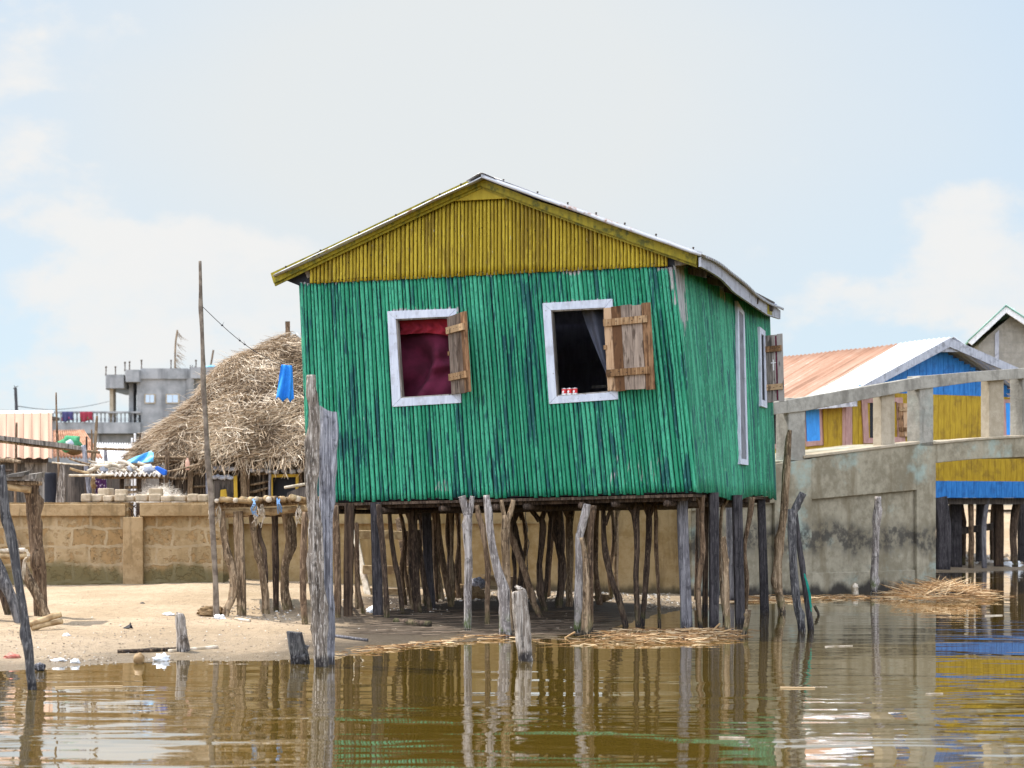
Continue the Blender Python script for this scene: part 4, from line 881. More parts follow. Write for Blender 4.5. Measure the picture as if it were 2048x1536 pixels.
strawpatch('floating_straw', 'thin line of orange straw washed along the sand edge', [(640,1318,1312),(760,1302,1296),(880,1290,1284),(960,1280,1274),(1040,1285,1270)], 200, (.04,.2), lambda x: .012)
strawpatch('floating_straw', 'sparse straw and scum lying along the base of the bridge wall', [(1480,1204,1196),(1560,1206,1192),(1640,1201,1194),(1720,1199,1190)], 300, (.05,.3), lambda x: .012)
for k in range(3):
    pass
def sticks_on_mat():
    for x, y, x1, y1, lab in ((1418,1268,1440,1247,'straw stalk jutting up steeply from the floating mat'), (1425,1270,1462,1259,'low straw stalk jutting from the right end of the floating mat'), (1130,1276,1150,1264,'thick straw stalk sticking up from the left end of the floating mat')):
        b = MB(); d = gd(x, y); b.tone = .6; b.tube([P(x, y, d), P(x1, y1, d-.05)], .008, seg=6, rough=.05); tag(b.build('straw_stalk', M['reed']), lab, 'stalk', 'stalks on the floating mat')
    for x, y, x1, y1, lab in ((1803,1162,1818,1178,'thin dry stalk slanting up left of the straw heap crest'),(1861,1155,1880,1166,'thin dry stalk slanting up from the back of the straw heap')):
        d = gd(x1, 1188); b = MB(); b.tone = .5; b.tube([P(x, y, d), P(x1, y1+4, d)], .009, seg=5, rough=.05); tag(b.build('straw_stalk', M['reed']), lab, 'stalk', 'stalks on the straw heap')
sticks_on_mat()
def rubble():
    b = MB(); zones = [((860,1340), (1183,1203), 1500, (.006,.026)), ((1290,1420), (1205,1220), 400, (.006,.024)), ((660,900), (1195,1225), 260, (.005,.018)), ((0,620), (1235,1325), 900, (.003,.012)), ((620,1150), (1225,1262), 160, (.005,.014)), ((1880,2080), (1112,1132), 500, (.02,.07)), ((400,610), (1212,1240), 300, (.006,.02)), ((90,240),(1314,1328),90,(.004,.015))]
    for (xa, xb), (ya, yb), n, (r0, r1) in zones:
        for k in range(n):
            x, y = R(xa, xb), R(ya, yb); d = gd(x, y) if n < 1 else None
            z = .08; dd = 20.
            dd = gd(x, y) if x > 1850 else dd
            for _ in range(0 if x > 1850 else 6): dd = (CH - z)*FPX/(y-CY); z = max(0., ground((x-CX)*dd/FPX, dd))
            z = max(0., ground((x-CX)*dd/FPX, dd))
            if dd > 23.1 and x < 1500 and x > 440: continue
            r = R(r0, r1)*R(.5, 1); c = P(x, y, dd); c.z = z + r*.2; b.tone = R(0, 1)**(1.3 if y < 1206 else 2.6); a = R(0, 3.1)
            e = [Vector((math.cos(a+q), math.sin(a+q), 0))*r*R(.7, 1.2) for q in (0, 1.2, 2.5, 3.7, 5.)]; n0 = [b.v(c+q) for q in e]; n1 = [b.v(c + q*.55 + UP*r*R(.4, .8)) for q in e]
            b.F.append(n1)
            for i in range(5): b.F.append([n0[i], n0[(i+1) % 5], n1[(i+1) % 5], n1[i]])
    tag(b.build('rubble', M['pebble'], org=(0,18,0)), 'shells, stones and crumbs scattered over the shore', 'rubble', kind='stuff')
    b = MB()
    for k in range(420):
        x = R(690, 1190); y = R(1222, 1272); d = gd(x, y); p = P(x, y, d); p.z = max(0, ground(p.x, p.y)) + .006; a = R(-.5, .5); b.tone = R(0, .8); b.straw(p, (math.cos(a), math.sin(a), R(0,.05)), R(.1, .45), R(.002, .005))
    tag(b.build('twigs', M['wall_stick'], org=(0,18,0)), 'dark twigs and dead stalks strewn on the mud under the house', 'twigs', kind='stuff')
rubble()
def litter():
    def lying(name, label, cat, x0, y0, x1, y1, r, mat, group=None):
        b = MB(); d0, d1 = gd(x0, y0), gd(x1, y1); b.tube([P(x0, y0, d0)+UP*r*.7, (P(x0, y0, d0)+P(x1, y1, d1))/2 + UP*r*.7, P(x1, y1, d1)+UP*r*.7], r, seg=9, rough=.08, knots=1); tag(b.build(name, M[mat], smooth=True), label, cat, group)
    g = 'sticks lying on the sand'
    lying('driftwood_stick', 'long brown stick lying on the sand before the pointed stump', 'stick', 235, 1306, 375, 1300, .017, 'bark_brown', g); lying('driftwood_stick', 'pale stick crossing the foot of the pointed stump', 'stick', 338, 1305, 435, 1297, .016, 'pale_stick', g)
    lying('driftwood_stick', 'grey stick lying on the sand just right of the split post', 'stick', 668, 1274, 735, 1283, .015, 'grey_plank', g); lying('driftwood_stick', 'short pale stick on the sand under the bamboo platform', 'stick', 470, 1240, 500, 1244, .014, 'pale_stick', g)
    lying('driftwood_log', 'dark sodden log lying on the mud in the shade of the house', 'log', 790, 1248, 860, 1254, .035, 'bark_dark', g)
    def bag(x, y, r, h, label, mat='bag_white'):
        b = MB(); d = gd(x, y); p = P(x, y, d); b.rock(p + UP*h*.4, r, r*.7, h, .6, 22, 12, 2.6); tag(b.build('plastic_bag', M[mat], smooth=True), label, 'bag', 'plastic bags washed ashore')
    bag(323, 1322, .055, .035, 'crumpled white plastic bag at the water edge below the pointed stump'); bag(118, 1322, .05, .014, 'flattened white plastic scrap at the water edge near the long leaning pole'); bag(150, 1326, .035, .02, 'small white plastic scrap right of the flattened one')
    bag(2022, 1133, .16, .07, 'white plastic bag on the far bank under the bridge'); bag(24, 1316, .06, .02, 'faded red plastic scrap on the sand behind the long leaning pole', 'faded_red'); bag(338, 1231, .045, .02, 'small white scrap lying on the upper sand'); bag(133, 1272, .03, .014, 'tiny white scrap lying on the open sand'); bag(745, 1225, .06, .04, 'small pale bag lying on the rubble by the dark square stilt'); bag(440, 1238, .05, .03, 'pale scrap at the foot of the bamboo platform')
    b = MB(); p = P(278, 1326, gd(278, 1327)); b.rock(p + UP*.03, .042, .042, .048, .16, 16, 10, 2.); tag(b.build('coconut_husk', M['bamboo'], smooth=True), 'brown coconut husk sitting in the shallow water', 'husk')
    b = MB(); p = P(79, 1340, gd(79, 1342)); b.rock(p + UP*.02, .04, .04, .035, .3, 14, 8, 2.); tag(b.build('stone', M['split_grey'], smooth=True), 'small grey stone in the shallows beside the long leaning pole', 'stone')
    b = MB(); d = gd(256, 1258); p = P(256, 1258, d); b.poly([p + Vector(q) for q in ((-.05,0,.005),(.02,-.03,.01),(.03,.0,.05),(.0,.02,.02))]); b.poly([p + Vector(q) for q in ((.0,.01,.01),(.05,-.02,.005),(.02,.0,.06))]); tag(b.build('dark_scrap', M['dark_void'], solid=.004), 'small black scrap lying on the sand', 'scrap')
    b = MB(); p = P(285, 1207, gd(285, 1207)); b.rock(p, .03, .02, .012, .4, 10, 6); tag(b.build('dark_scrap', M['dark_void']), 'tiny black scrap far up the sand near the block wall', 'scrap')
    g = 'sticks floating on the lagoon'
    for x0, y0, x1, y1, r, mt, lab in ((1560,1376,1630,1377,.006,'reed','orange reed piece floating before the right mooring poles'),(1852,1389,1886,1388,.006,'pale_stick','white sliver floating below the bridge reflection'),(1438,1476,1490,1477,.006,'pale_stick','pale sliver floating nearest the photographer'),(110,1376,245,1373,.006,'reed','long thin reed floating left of the pointed stump reflection'),(1650,1294,1705,1292,.005,'pale_stick','thin pale reed floating right of the netted pole'),(1970,1232,2005,1231,.008,'pale_stick','pale sliver floating below the straw heap'),(640,1312,662,1311,.02,'pale_stick','pale chip floating against the foot of the split post')):
        b = MB(); d = CH*FPX/(y0-CY); d1 = CH*FPX/(y1-CY); b.tone = .8; b.tube([P(x0,y0,d)+UP*.004, P(x1,y1,d1)+UP*.004], [r, r*.7], seg=7, rough=.1, flat=.6); tag(b.build('floating_stick', M[mt]), lab, 'stick', g)
litter()
# ================================================================ WALLS
def frustum_wall(b, a, c, th, z0, za, zc, n=40, rag=.012):
    """upright wall from plan point a to c with a slightly ragged coping"""
    a, c = Vector((*a, 0)), Vector((*c, 0)); nr = Vector((-(c-a).y, (c-a).x, 0)).normalized() * th
    if nr.y < 0: nr = -nr
    for k in range(n):
        p0, p1 = lerp(a, c, k/n), lerp(a, c, (k+1)/n); h0 = lerp(za, zc, k/n) + rag*nz(p0.x*3, p0.y*3); h1 = lerp(za, zc, (k+1)/n) + rag*nz(p1.x*3, p1.y*3)
        A, B, C2, D = [Vector((q.x, q.y, z0)) for q in (p0, p1, p1+nr, p0+nr)]; E, Fq, Gq, H = Vector((p0.x, p0.y, h0)), Vector((p1.x, p1.y, h1)), Vector((p1.x+nr.x, p1.y+nr.y, h1)), Vector((p0.x+nr.x, p0.y+nr.y, h0))
        b.quad(A, B, Fq, E); b.quad(D, H, Gq, C2); b.quad(E, Fq, Gq, H)
        if k == 0: b.quad(A, E, H, D)
        if k == n-1: b.quad(B, C2, Gq, Fq)
def block_wall():
    xl, xr = P(-900, 1000, 22.7).x, P(446, 1000, 22.5).x; t = thing('block_wall', 'low tan wall of eroded earth blocks behind the open sand', 'wall', (-5.5, 22.6, .2))
    b = MB(); xm = P(268, 1000, 22.6).x
    frustum_wall(b, (xl, 22.72), (xm-.07, 22.6), .28, -.3, 1.215, 1.22, 60); frustum_wall(b, (xm+.07, 22.6), (xr, 22.5), .28, -.3, 1.22, 1.225, 24); frustum_wall(b, (xm-.075, 22.66), (xm+.075, 22.66), .2, -.3, 1.03, 1.0, 3, .05)
    b.build('blockwork', M['block_wall'], t)
    b = MB(); b.abox(xm-.125, xm+.125, 22.53, 22.66, -.2, 1.04); b.build('pilaster', M['pier_plain'], t, bevel=.012)
    b = MB(); b.abox(xl, xm-.10, 22.555, 22.64, 1.05, 1.2); b.build('top_band', M['pier_plain'], t, bevel=.01); b = MB(); b.abox(xm+.10, xr-.0, 22.465, 22.6, 1.05, 1.205); b.build('top_band', M['pier_plain'], t, bevel=.01)
    b = MB()
    for k in range(5): b.tube([Vector((xm+R(-.06,.06), 22.62, .98)), Vector((xm+R(-.07,.07), 22.62, 1.1)), Vector((xm+R(-.08,.08), 22.62, R(1.14,1.22)))], .006, seg=5, sub=3, rough=0)
    b.build('rebar', M['nail_rust'], t)
block_wall()
def plaster_wall():
    a = P(444, 1000, 23.4); c = P(1400, 1000, 23.1); t = thing('plaster_wall', 'smooth ochre plastered wall running behind the stilts', 'wall', ((a.x+c.x)/2, 23.3, 0)); b = MB(); frustum_wall(b, (a.x, 23.35), (c.x, 23.15), .3, -.5, 1.225, 1.25, 70, .014); b.build('wall_face', M['plaster_wall'], t)
    b = MB(); q = [(1052,1010),(1051,1035),(1055,1060),(1052,1072),(1058,1085),(1054,1110),(1055,1138),(1053,1150)]; b.tube([P(x, y, 23.20) for x, y in q], .006, seg=4, sub=4, rough=.3); b.build('crack', M['dark_void'], t)
plaster_wall()
def loose_blocks():
    x = 166.0; k = 0
    while x < 600:
        w = R(19, 28)
        if 418 < x < 470 and k % 2: x += w; continue
        d = 22.9 + R(-.06, .14) + (.6 if x > 440 else 0); z0 = 1.225; h = R(.06, .085) * (1.2 if x < 420 else .8); p = P(x + w/2, 1000, d); a = R(-.12, .12); ux = Vector((math.cos(a), math.sin(a), R(-.03,.03))); uy = Vector((-math.sin(a), math.cos(a), 0)); hw = w*.5*d/FPX*.97
        b = MB(); b.box((p.x, d, z0 + h*.5 + .003), ux*hw, uy*.13, UP*h*.5); o = b.build('mud_block', M['mud_block'], bevel=.02); tag(o, 'pale earth block lying in the row along the wall top', 'block', 'loose blocks along the wall top'); k += 1
        if x < 410 and random.random() < .45:
            b = MB(); q = (p.x + R(-.06, .06), d + .22, z0 + h + R(-.01, .01) + .02); b.box(q, ux*hw*1.1, uy*.12, UP*.05); tag(b.build('mud_block', M['mud_block'], bevel=.012), 'pale earth block stacked behind the row along the wall top', 'block', 'loose blocks along the wall top')
        x += w + R(.3, 2.5)
loose_blocks()
def fishnet():
    b = MB(); c = P(322, 992, 23.7); rx, ry, rz = .32, .28, .15; c.z = 1.22
    def f(u, v):
        a = u*2*math.pi; r = v; h = (1-r**2)*rz*(1+.6*nz(math.cos(a)*2, math.sin(a)*2, r*3)); return c + Vector((math.cos(a)*r*rx, math.sin(a)*r*ry, max(.0, h)))
    b.grid(f, 40, 14)
    for k in range(900):
        a = R(0, 6.28); r = R(0, 1)**.6; p = f(a/6.2832, r); b.straw(p, (R(-1,1), R(-1,1), R(-.1,.5)), R(.05,.2), .0012, R(-.2,.3))
    tag(b.build('fishing_net', M['net_pale'], smooth=True), 'pale heap of fishing net on the wall before the thatched hut', 'net')
fishnet()
# ================================================================ CONCRETE BRIDGE
B0 = P(1383, 1000, 22.9); B1 = P(1872, 1000, 25.6); bd = (B1 - B0); bd.z = 0; bl = bd.length; bx = bd.normalized(); bn = Vector((bx.y, -bx.x, 0))   # bn faces the lagoon
def bhit(px, py, off=0.0):
    """point of the bridge face seen at a photo pixel"""
    o = B0 + bn*off; k = (px - CX)/FPX; d = (o.x*bn.x + o.y*bn.y) / (k*bn.x + bn.y); return P(px, py, d)
def bridge():
    t = thing('concrete_footbridge', 'grey concrete footbridge with an open post railing rising to the right', 'bridge', bhit(1620, 1195))
    dk = -bn * 1.7
    def panel(name, pts, off, depth, mat='bridge_concrete', bev=.008):
        b = MB(); b.prism([bhit(x, y, off) for x, y in pts], -bn*depth); return b.build(name, M[mat], t, bevel=bev)
    # abutment: recessed field, then the frame standing proud of it
    panel('abutment', [(1383,1290),(1383,945),(1611,915),(1872,884),(1872,1290)], -.06, 1.7)
    panel('pilaster', [(1550,1300),(1550,928),(1624,917),(1624,1300)], 0, .058); panel('pilaster', [(1834,1300),(1834,886),(1872,882),(1872,1300)], 0, .058)
    panel('band', [(1383,1023),(1383,948),(1550,927),(1550,1006)], -.003, .055); panel('band', [(1624,999),(1624,916),(1834,885),(1834,980)], -.003, .055); panel('base_course', [(1624,1300),(1624,1146),(1834,1140),(1834,1300)], -.03, .03)
    # railing
    def postat(x0, x1, y0, y1, mat, off=-.02, dp=.2): 
        a, c = bhit(x0, y1, off), bhit(x1, y1, off); zt = bhit((x0+x1)/2, y0, off).z; b = MB(); zb = min(a.z, c.z) - .04
        q = [Vector((a.x, a.y, zb)), Vector((c.x, c.y, zb)), Vector((c.x, c.y, zb)) - bn*dp, Vector((a.x, a.y, zb)) - bn*dp]; b.hexa(q, [Vector((p.x, p.y, zt)) for p in q]); b.build('rail_post', M[mat], t, bevel=.01)
    postat(1577, 1611, 796, 915, 'rail_concrete', .0, .24); postat(1763, 1790, 775, 895, 'rail_beige', -.05, .16); postat(1840, 1867, 752, 887, 'rail_concrete', .0, .24); postat(1979, 2008, 755, 876, 'rail_beige', -.05, .16); postat(2046, 2076, 745, 872, 'rail_concrete', 0, .24); postat(1500, 1528, 812, 935, 'rail_beige', -.05, .16)
    panel('top_rail', [(1440,842),(1440,822),(1611,794),(1840,754),(1840,778),(1611,822)], .025, .13, 'rail_concrete'); panel('top_rail', [(1840,779),(1840,752),(1950,743),(2048,736),(2640,733),(2640,752),(2048,757),(1950,764)], .028, .13, 'rail_concrete')
    panel('deck_edge', [(1872,926),(1872,888),(1950,880),(2048,874),(2640,872),(2640,912),(2048,914),(1950,918)], 0, 1.6); panel('lit_edge_strip', [(1608,917),(1608,911),(1840,882),(1840,888)], .02, .3, 'rail_beige'); panel('lit_edge_strip', [(1867,889),(1867,884),(1950,876),(2048,870),(2640,868),(2640,873),(2048,875),(1950,881)], .02, .3, 'rail_beige')  # thin pale strips added to read as the sunlit top edge
    panel('pier', [(2560,1290),(2560,912),(2640,911),(2640,1290)], -.05, 1.5)
bridge()
# ================================================================ YELLOW HOUSE beyond the bridge
def yellow_house():
    C = P(1692, 1000, 31.0); C.z = 0; ydir = Vector((4.4, 2.34, 0)).normalized(); xdir = Vector((-2.34, 4.4, 0)).normalized(); nf = Vector((ydir.y, -ydir.x, 0)); ns = -ydir
    def fh(px, py, off=0.):
        o = C + nf*off; k = (px-CX)/FPX; d = (o.x*nf.x + o.y*nf.y)/(k*nf.x + nf.y); return P(px, py, d)
    def sh(px, py, off=0.):
        o = C + ns*off; k = (px-CX)/FPX; d = (o.x*ns.x + o.y*ns.y)/(k*ns.x + ns.y); return P(px, py, d)
    t = thing('yellow_house', 'yellow and blue plank house on stilts beyond the concrete bridge', 'house', C + ydir*2 + xdir*2)
    W, L = 4.3, 5.2; zb, ze = 1.29, 2.98
    z_blue0, z_blue1 = fh(1900, 962).z, fh(1900, 790).z
    def boards(name, mat, a, d, ln, z0, z1, n, w=.13, nr=nf, holes=(), proud=0.):
        b = MB(); k = 0; s = 0.
        while s < ln - .01:
            ww = min(w*R(.85, 1.15), ln - s); b.tone = R(0, 1); p0 = a + d*(s+.003); p1 = a + d*(s+ww-.003)
            spans = [(z0, z1 if not callable(z1) else z1(s+ww/2))]
            for (h0, h1, hz0, hz1) in holes:
                if h0 < s + ww/2 < h1: spans = [(z0, hz0), (hz1, spans[0][1])]
            o = nr*(proud + R(-.002, .002))
            for q0, q1 in spans:
                if q1 - q0 > .01: b.box((p0+p1)/2 + o - nr*.01 + UP*(q0+q1)/2, (p1-p0)/2, nr*.011, UP*(q1-q0)/2)
            s += ww
        return b.build(name, M[mat], t)
    F0 = C.copy(); win = []
    def rect(px0, px1, py0, py1, hit): a, c = hit(px0, py0), hit(px1, py1); return a, c
    boards('front_wall', 'house_yellow', F0, ydir, W, z_blue0, z_blue1, 0, nr=nf, holes=[((fh(1735,800)-C).dot(ydir), (fh(1790,800)-C).dot(ydir), fh(1760,876).z, fh(1760,804).z)])
    boards('blue_base_board', 'house_blue', F0, ydir, W, zb, z_blue0, 0, nr=nf, proud=.006); hw = W/2
    slope = (fh(1900,690).z - fh(1690,785).z) / ((fh(1900,690)-C).dot(ydir)); zc = fh(1690, 785).z
    boards('gable_boards', 'house_blue', F0, ydir, W, z_blue1, lambda s: max(z_blue1+.02, zc + slope*(s if s < 2.08 else 4.16-s)), 0, nr=nf, proud=.004)
    boards('side_wall', 'house_yellow', F0 + xdir*0, xdir, L, zb, zc - .02, 0, nr=ns, holes=[((sh(1561,850)-C).dot(xdir), (sh(1546,850)-C).dot(xdir), sh(1553,890).z, sh(1553,812).z)])
    b = MB(); z = zb+.02; q = [C+nf*-.03, C+ydir*W-nf*.03, C+ydir*W+xdir*L, C+xdir*L-ns*.03]; b.prism([p + UP*z for p in q], UP*.03); 
    for a, c in ((q[0]-ns*.03, q[1]), (q[1], q[2]), (q[2], q[3]), (q[3], q[0]-ns*.03)):
        pass
    b.build('floor_deck', M['dark_boards'], t)
    boards('rear_wall', 'dark_boards', C + xdir*L, ydir, W, zb, zc, 0, nr=xdir); boards('far_wall', 'house_yellow', C + ydir*W, xdir, L, zb, zc, 0, nr=ydir)
    b = MB(); b.box(C + nf*.012 + ns*.0 + UP*((z_blue0+zc)/2) + ydir*.05, ydir*.065, nf*.012, UP*((zc-z_blue0)/2)); b.box(C + ns*.012 + UP*((z_blue0+zc)/2) + xdir*.03, xdir*.04, ns*.012, UP*((zc-z_blue0)/2)); b.build('corner_board', M['pink_trim'], t)
    def window(hit, n, o, i, leaf=None, void=True):
        b = MB(); frame4(b, [hit(*c) for c in o], [hit(*c) for c in i], n, .025, .004); f = b.build('window_frame', M['pink_trim'], t)
        b = MB(); b.quad(*[hit(*c, -.02 if leaf is None else .01) for c in i]); b.build('shutter' if leaf else 'window_void', M[leaf or 'dark_void'], f, solid=.02 if leaf else 0)
    window(sh, ns, [(1609,803),(1645,806),(1648,890),(1614,893)], [(1612,812),(1641,813),(1643,881),(1615,883)], 'shutter_blue')
    window(sh, ns, [(1538,806),(1560,806),(1560,897),(1538,899)], [(1540,814),(1555,814),(1555,888),(1540,890)])
    window(fh, nf, [(1721,797),(1803,795),(1809,884),(1726,887)], [(1733,806),(1792,804),(1794,874),(1736,876)])
    window(fh, nf, [(2001,799),(2075,797),(2075,873),(2005,875)], [(2009,806),(2068,805),(2068,868),(2011,870)], 'shutter_blue')
    ht, hb = fh(1795, 806, .03), fh(1798, 873, .03); shutter(ht, hb, ydir*.95 + nf*.3, .36, 4, t, 'raw_wood')
    # roof
    rf = C + ydir*2.08 + nf*.35; rf.z = fh(1898, 674, .35).z; rb = rf + xdir*(L+.7); rb.z = rf.z
    b = MB(); b2 = MB()
    zl = fh(1672, 800, .35).z
    for sg in (1, -1):
        e0 = C - ydir*.26 + nf*.35 if sg > 0 else C + ydir*(4.16+.26) + nf*.35; e0.z = zl; e1 = e0 + xdir*(L+.7)
        for (u0, u1, bb) in ((0, .25, b2), (.25, 1, b)):
            def f(u, v, e0=e0, e1=e1, u0=u0, u1=u1):
                uu = lerp(u0, u1, u); p = lerp(lerp(rf, rb, uu), lerp(e0, e1, uu), v); return p + UP*(.012*math.cos(uu*46*2*math.pi) + .02*nz(uu*4, v*3) - .02*v*sm(.0,.5,uu))
            bb.grid(f, int(46*6*(u1-u0)), 6)
    ro = b.build('roof', M['striped_rust'], t, smooth=True, solid=.004); b2.build('roof_sheet', M['bright_sheet'], t, smooth=True, solid=.004)
    for pts in ([(1898,676),(1671,800),(1676,812),(1898,694)], [(1898,676),(2040,738),(2190,803),(2190,818),(2040,755),(1898,694)]):
        b = MB(); b.prism([fh(x, y, .34) for x, y in pts], nf*.025); b.build('barge_board', M['grey_fascia'], t)
    b = MB(); b.prism([fh(x, y, .30) for x, y in ((1898,690),(1872,704),(1924,704))], nf*.02); b.build('gable_cap', M['grey_fascia'], t)
    b = MB(); a = C - ydir*.25 + nf*.3; b.box(a + xdir*(L/2) + UP*(zl-.06), xdir*(L/2+.3), ydir*.012, UP*.05); b.build('eaves_fascia', M['grey_fascia'], t)
    # stilts
    for px, w, m, dd in ((1884,26,'dark_plank',0.05),(1911,22,'dark_plank',.5),(1925,9,'bark_dark',.9),(1942,11,'bark_brown',.2),(1960,14,'dark_plank',1.2),(1970,9,'grey_plank',.15),(1985,8,'bark_dark',1.6),(1997,17,'brown_plank',.4),(2030,15,'bark_dark',.3),(2044,12,'dark_plank',1.),(2070,14,'dark_plank',.3),(2100,14,'brown_plank',.5),(1846,22,'dark_plank',.3),(1810,20,'dark_plank',.4),(1770,20,'dark_plank',.4),(1720,18,'dark_plank',.3)):
        p = fh(px, 1000, -dd); g = ground(p.x, p.y); b = MB(); sq = 'plank' in m; r = w*.5*p.y/FPX; j = R(-.05, .05)
        b.tube([Vector((p.x + j, p.y, 1.3)), Vector((p.x - j*.6, p.y, .7)), Vector((p.x, p.y, min(g, 0) - .3))], r, seg=8, rough=.05 if sq else .18, prof=SQ if sq else None, knots=0 if sq else 3, sub=5); b.build('stilt', M[m], t, smooth=not sq)
    for dd in (.15, 1.4, 2.9):
        b = MB(); b.beam(C + xdir*dd + UP*(zb-.06) + ydir*.02, C + xdir*dd + ydir*W + UP*(zb-.06), .10, .11); b.build('floor_beam', M['dark_boards'], t)
    b = MB(); b.beam(fh(1908, 1064, -.8), fh(1990, 1052, -.8), .08, .12); b.build('cross_brace', M['dark_boards'], t)
yellow_house()
def block_house():
    d = 41.; q = lambda x, y, dd=0.: P(x, y, d + dd); t = thing('block_house', 'grey block house with a green sheet roof beyond the yellow house', 'house', P(2060, 1000, d)*1.0)
    b = MB(); b.prism([q(x, y) for x, y in ((1957,1010),(1957,690),(1975,672),(2028,628),(2200,735),(2200,1010))], Vector((.5, 4.5, 0))); b.build('wall', M['grey_blocks'], t)
    b = MB(); b.prism([q(x, y, -.30) for x, y in ((1936,684),(2012,613),(2030,616),(2030,626),(2014,624),(1944,690))], Vector((0, .04, 0))); b.prism([q(x, y, -.31) for x, y in ((2012,613),(2200,735),(2200,748),(2012,625))], Vector((0,.04,0))); b.build('barge_board', M['soft_white'], t)
    b = MB(); off = Vector((.9, 5., 0))
    a, c, e = q(2012,613,-.35) + UP*.02, q(1936,684,-.35) + UP*.02, q(2215,745,-.35) + UP*.02
    for k in (c, e):
        def f(u, v, k=k): return lerp(a, k, v) + off*u + UP*.02*math.cos(u*40*2*math.pi)
        b.grid(f, 240, 3)
    b.build('roof', M['green_sheet'], t, smooth=True, solid=.01)
    b = MB(); b.prism([q(1975, y, -.06) if 0 else q(x, y, -.03) for x, y in ((1990,735),(1990,668),(1998,660),(1998,735))], Vector((0,.02,0))); b.build('wall_joint', M['grey_fascia'], t)
block_house()
def palm_tuft():
    b = MB(); c = P(2046, 782, 27.6)
    for k in range(60): b.tone = R(.3, 1); b.straw(c + Vector((R(-.02,.05), R(-.05,.05), R(-.1,.1))), (-R(.3,1), R(-.4,.1), R(-.5,.7)), R(.12,.3), .006, -.1)
    tag(b.build('straw_tuft', M['reed']), 'tuft of dry straw hanging at the far right bridge post', 'straw')
palm_tuft()
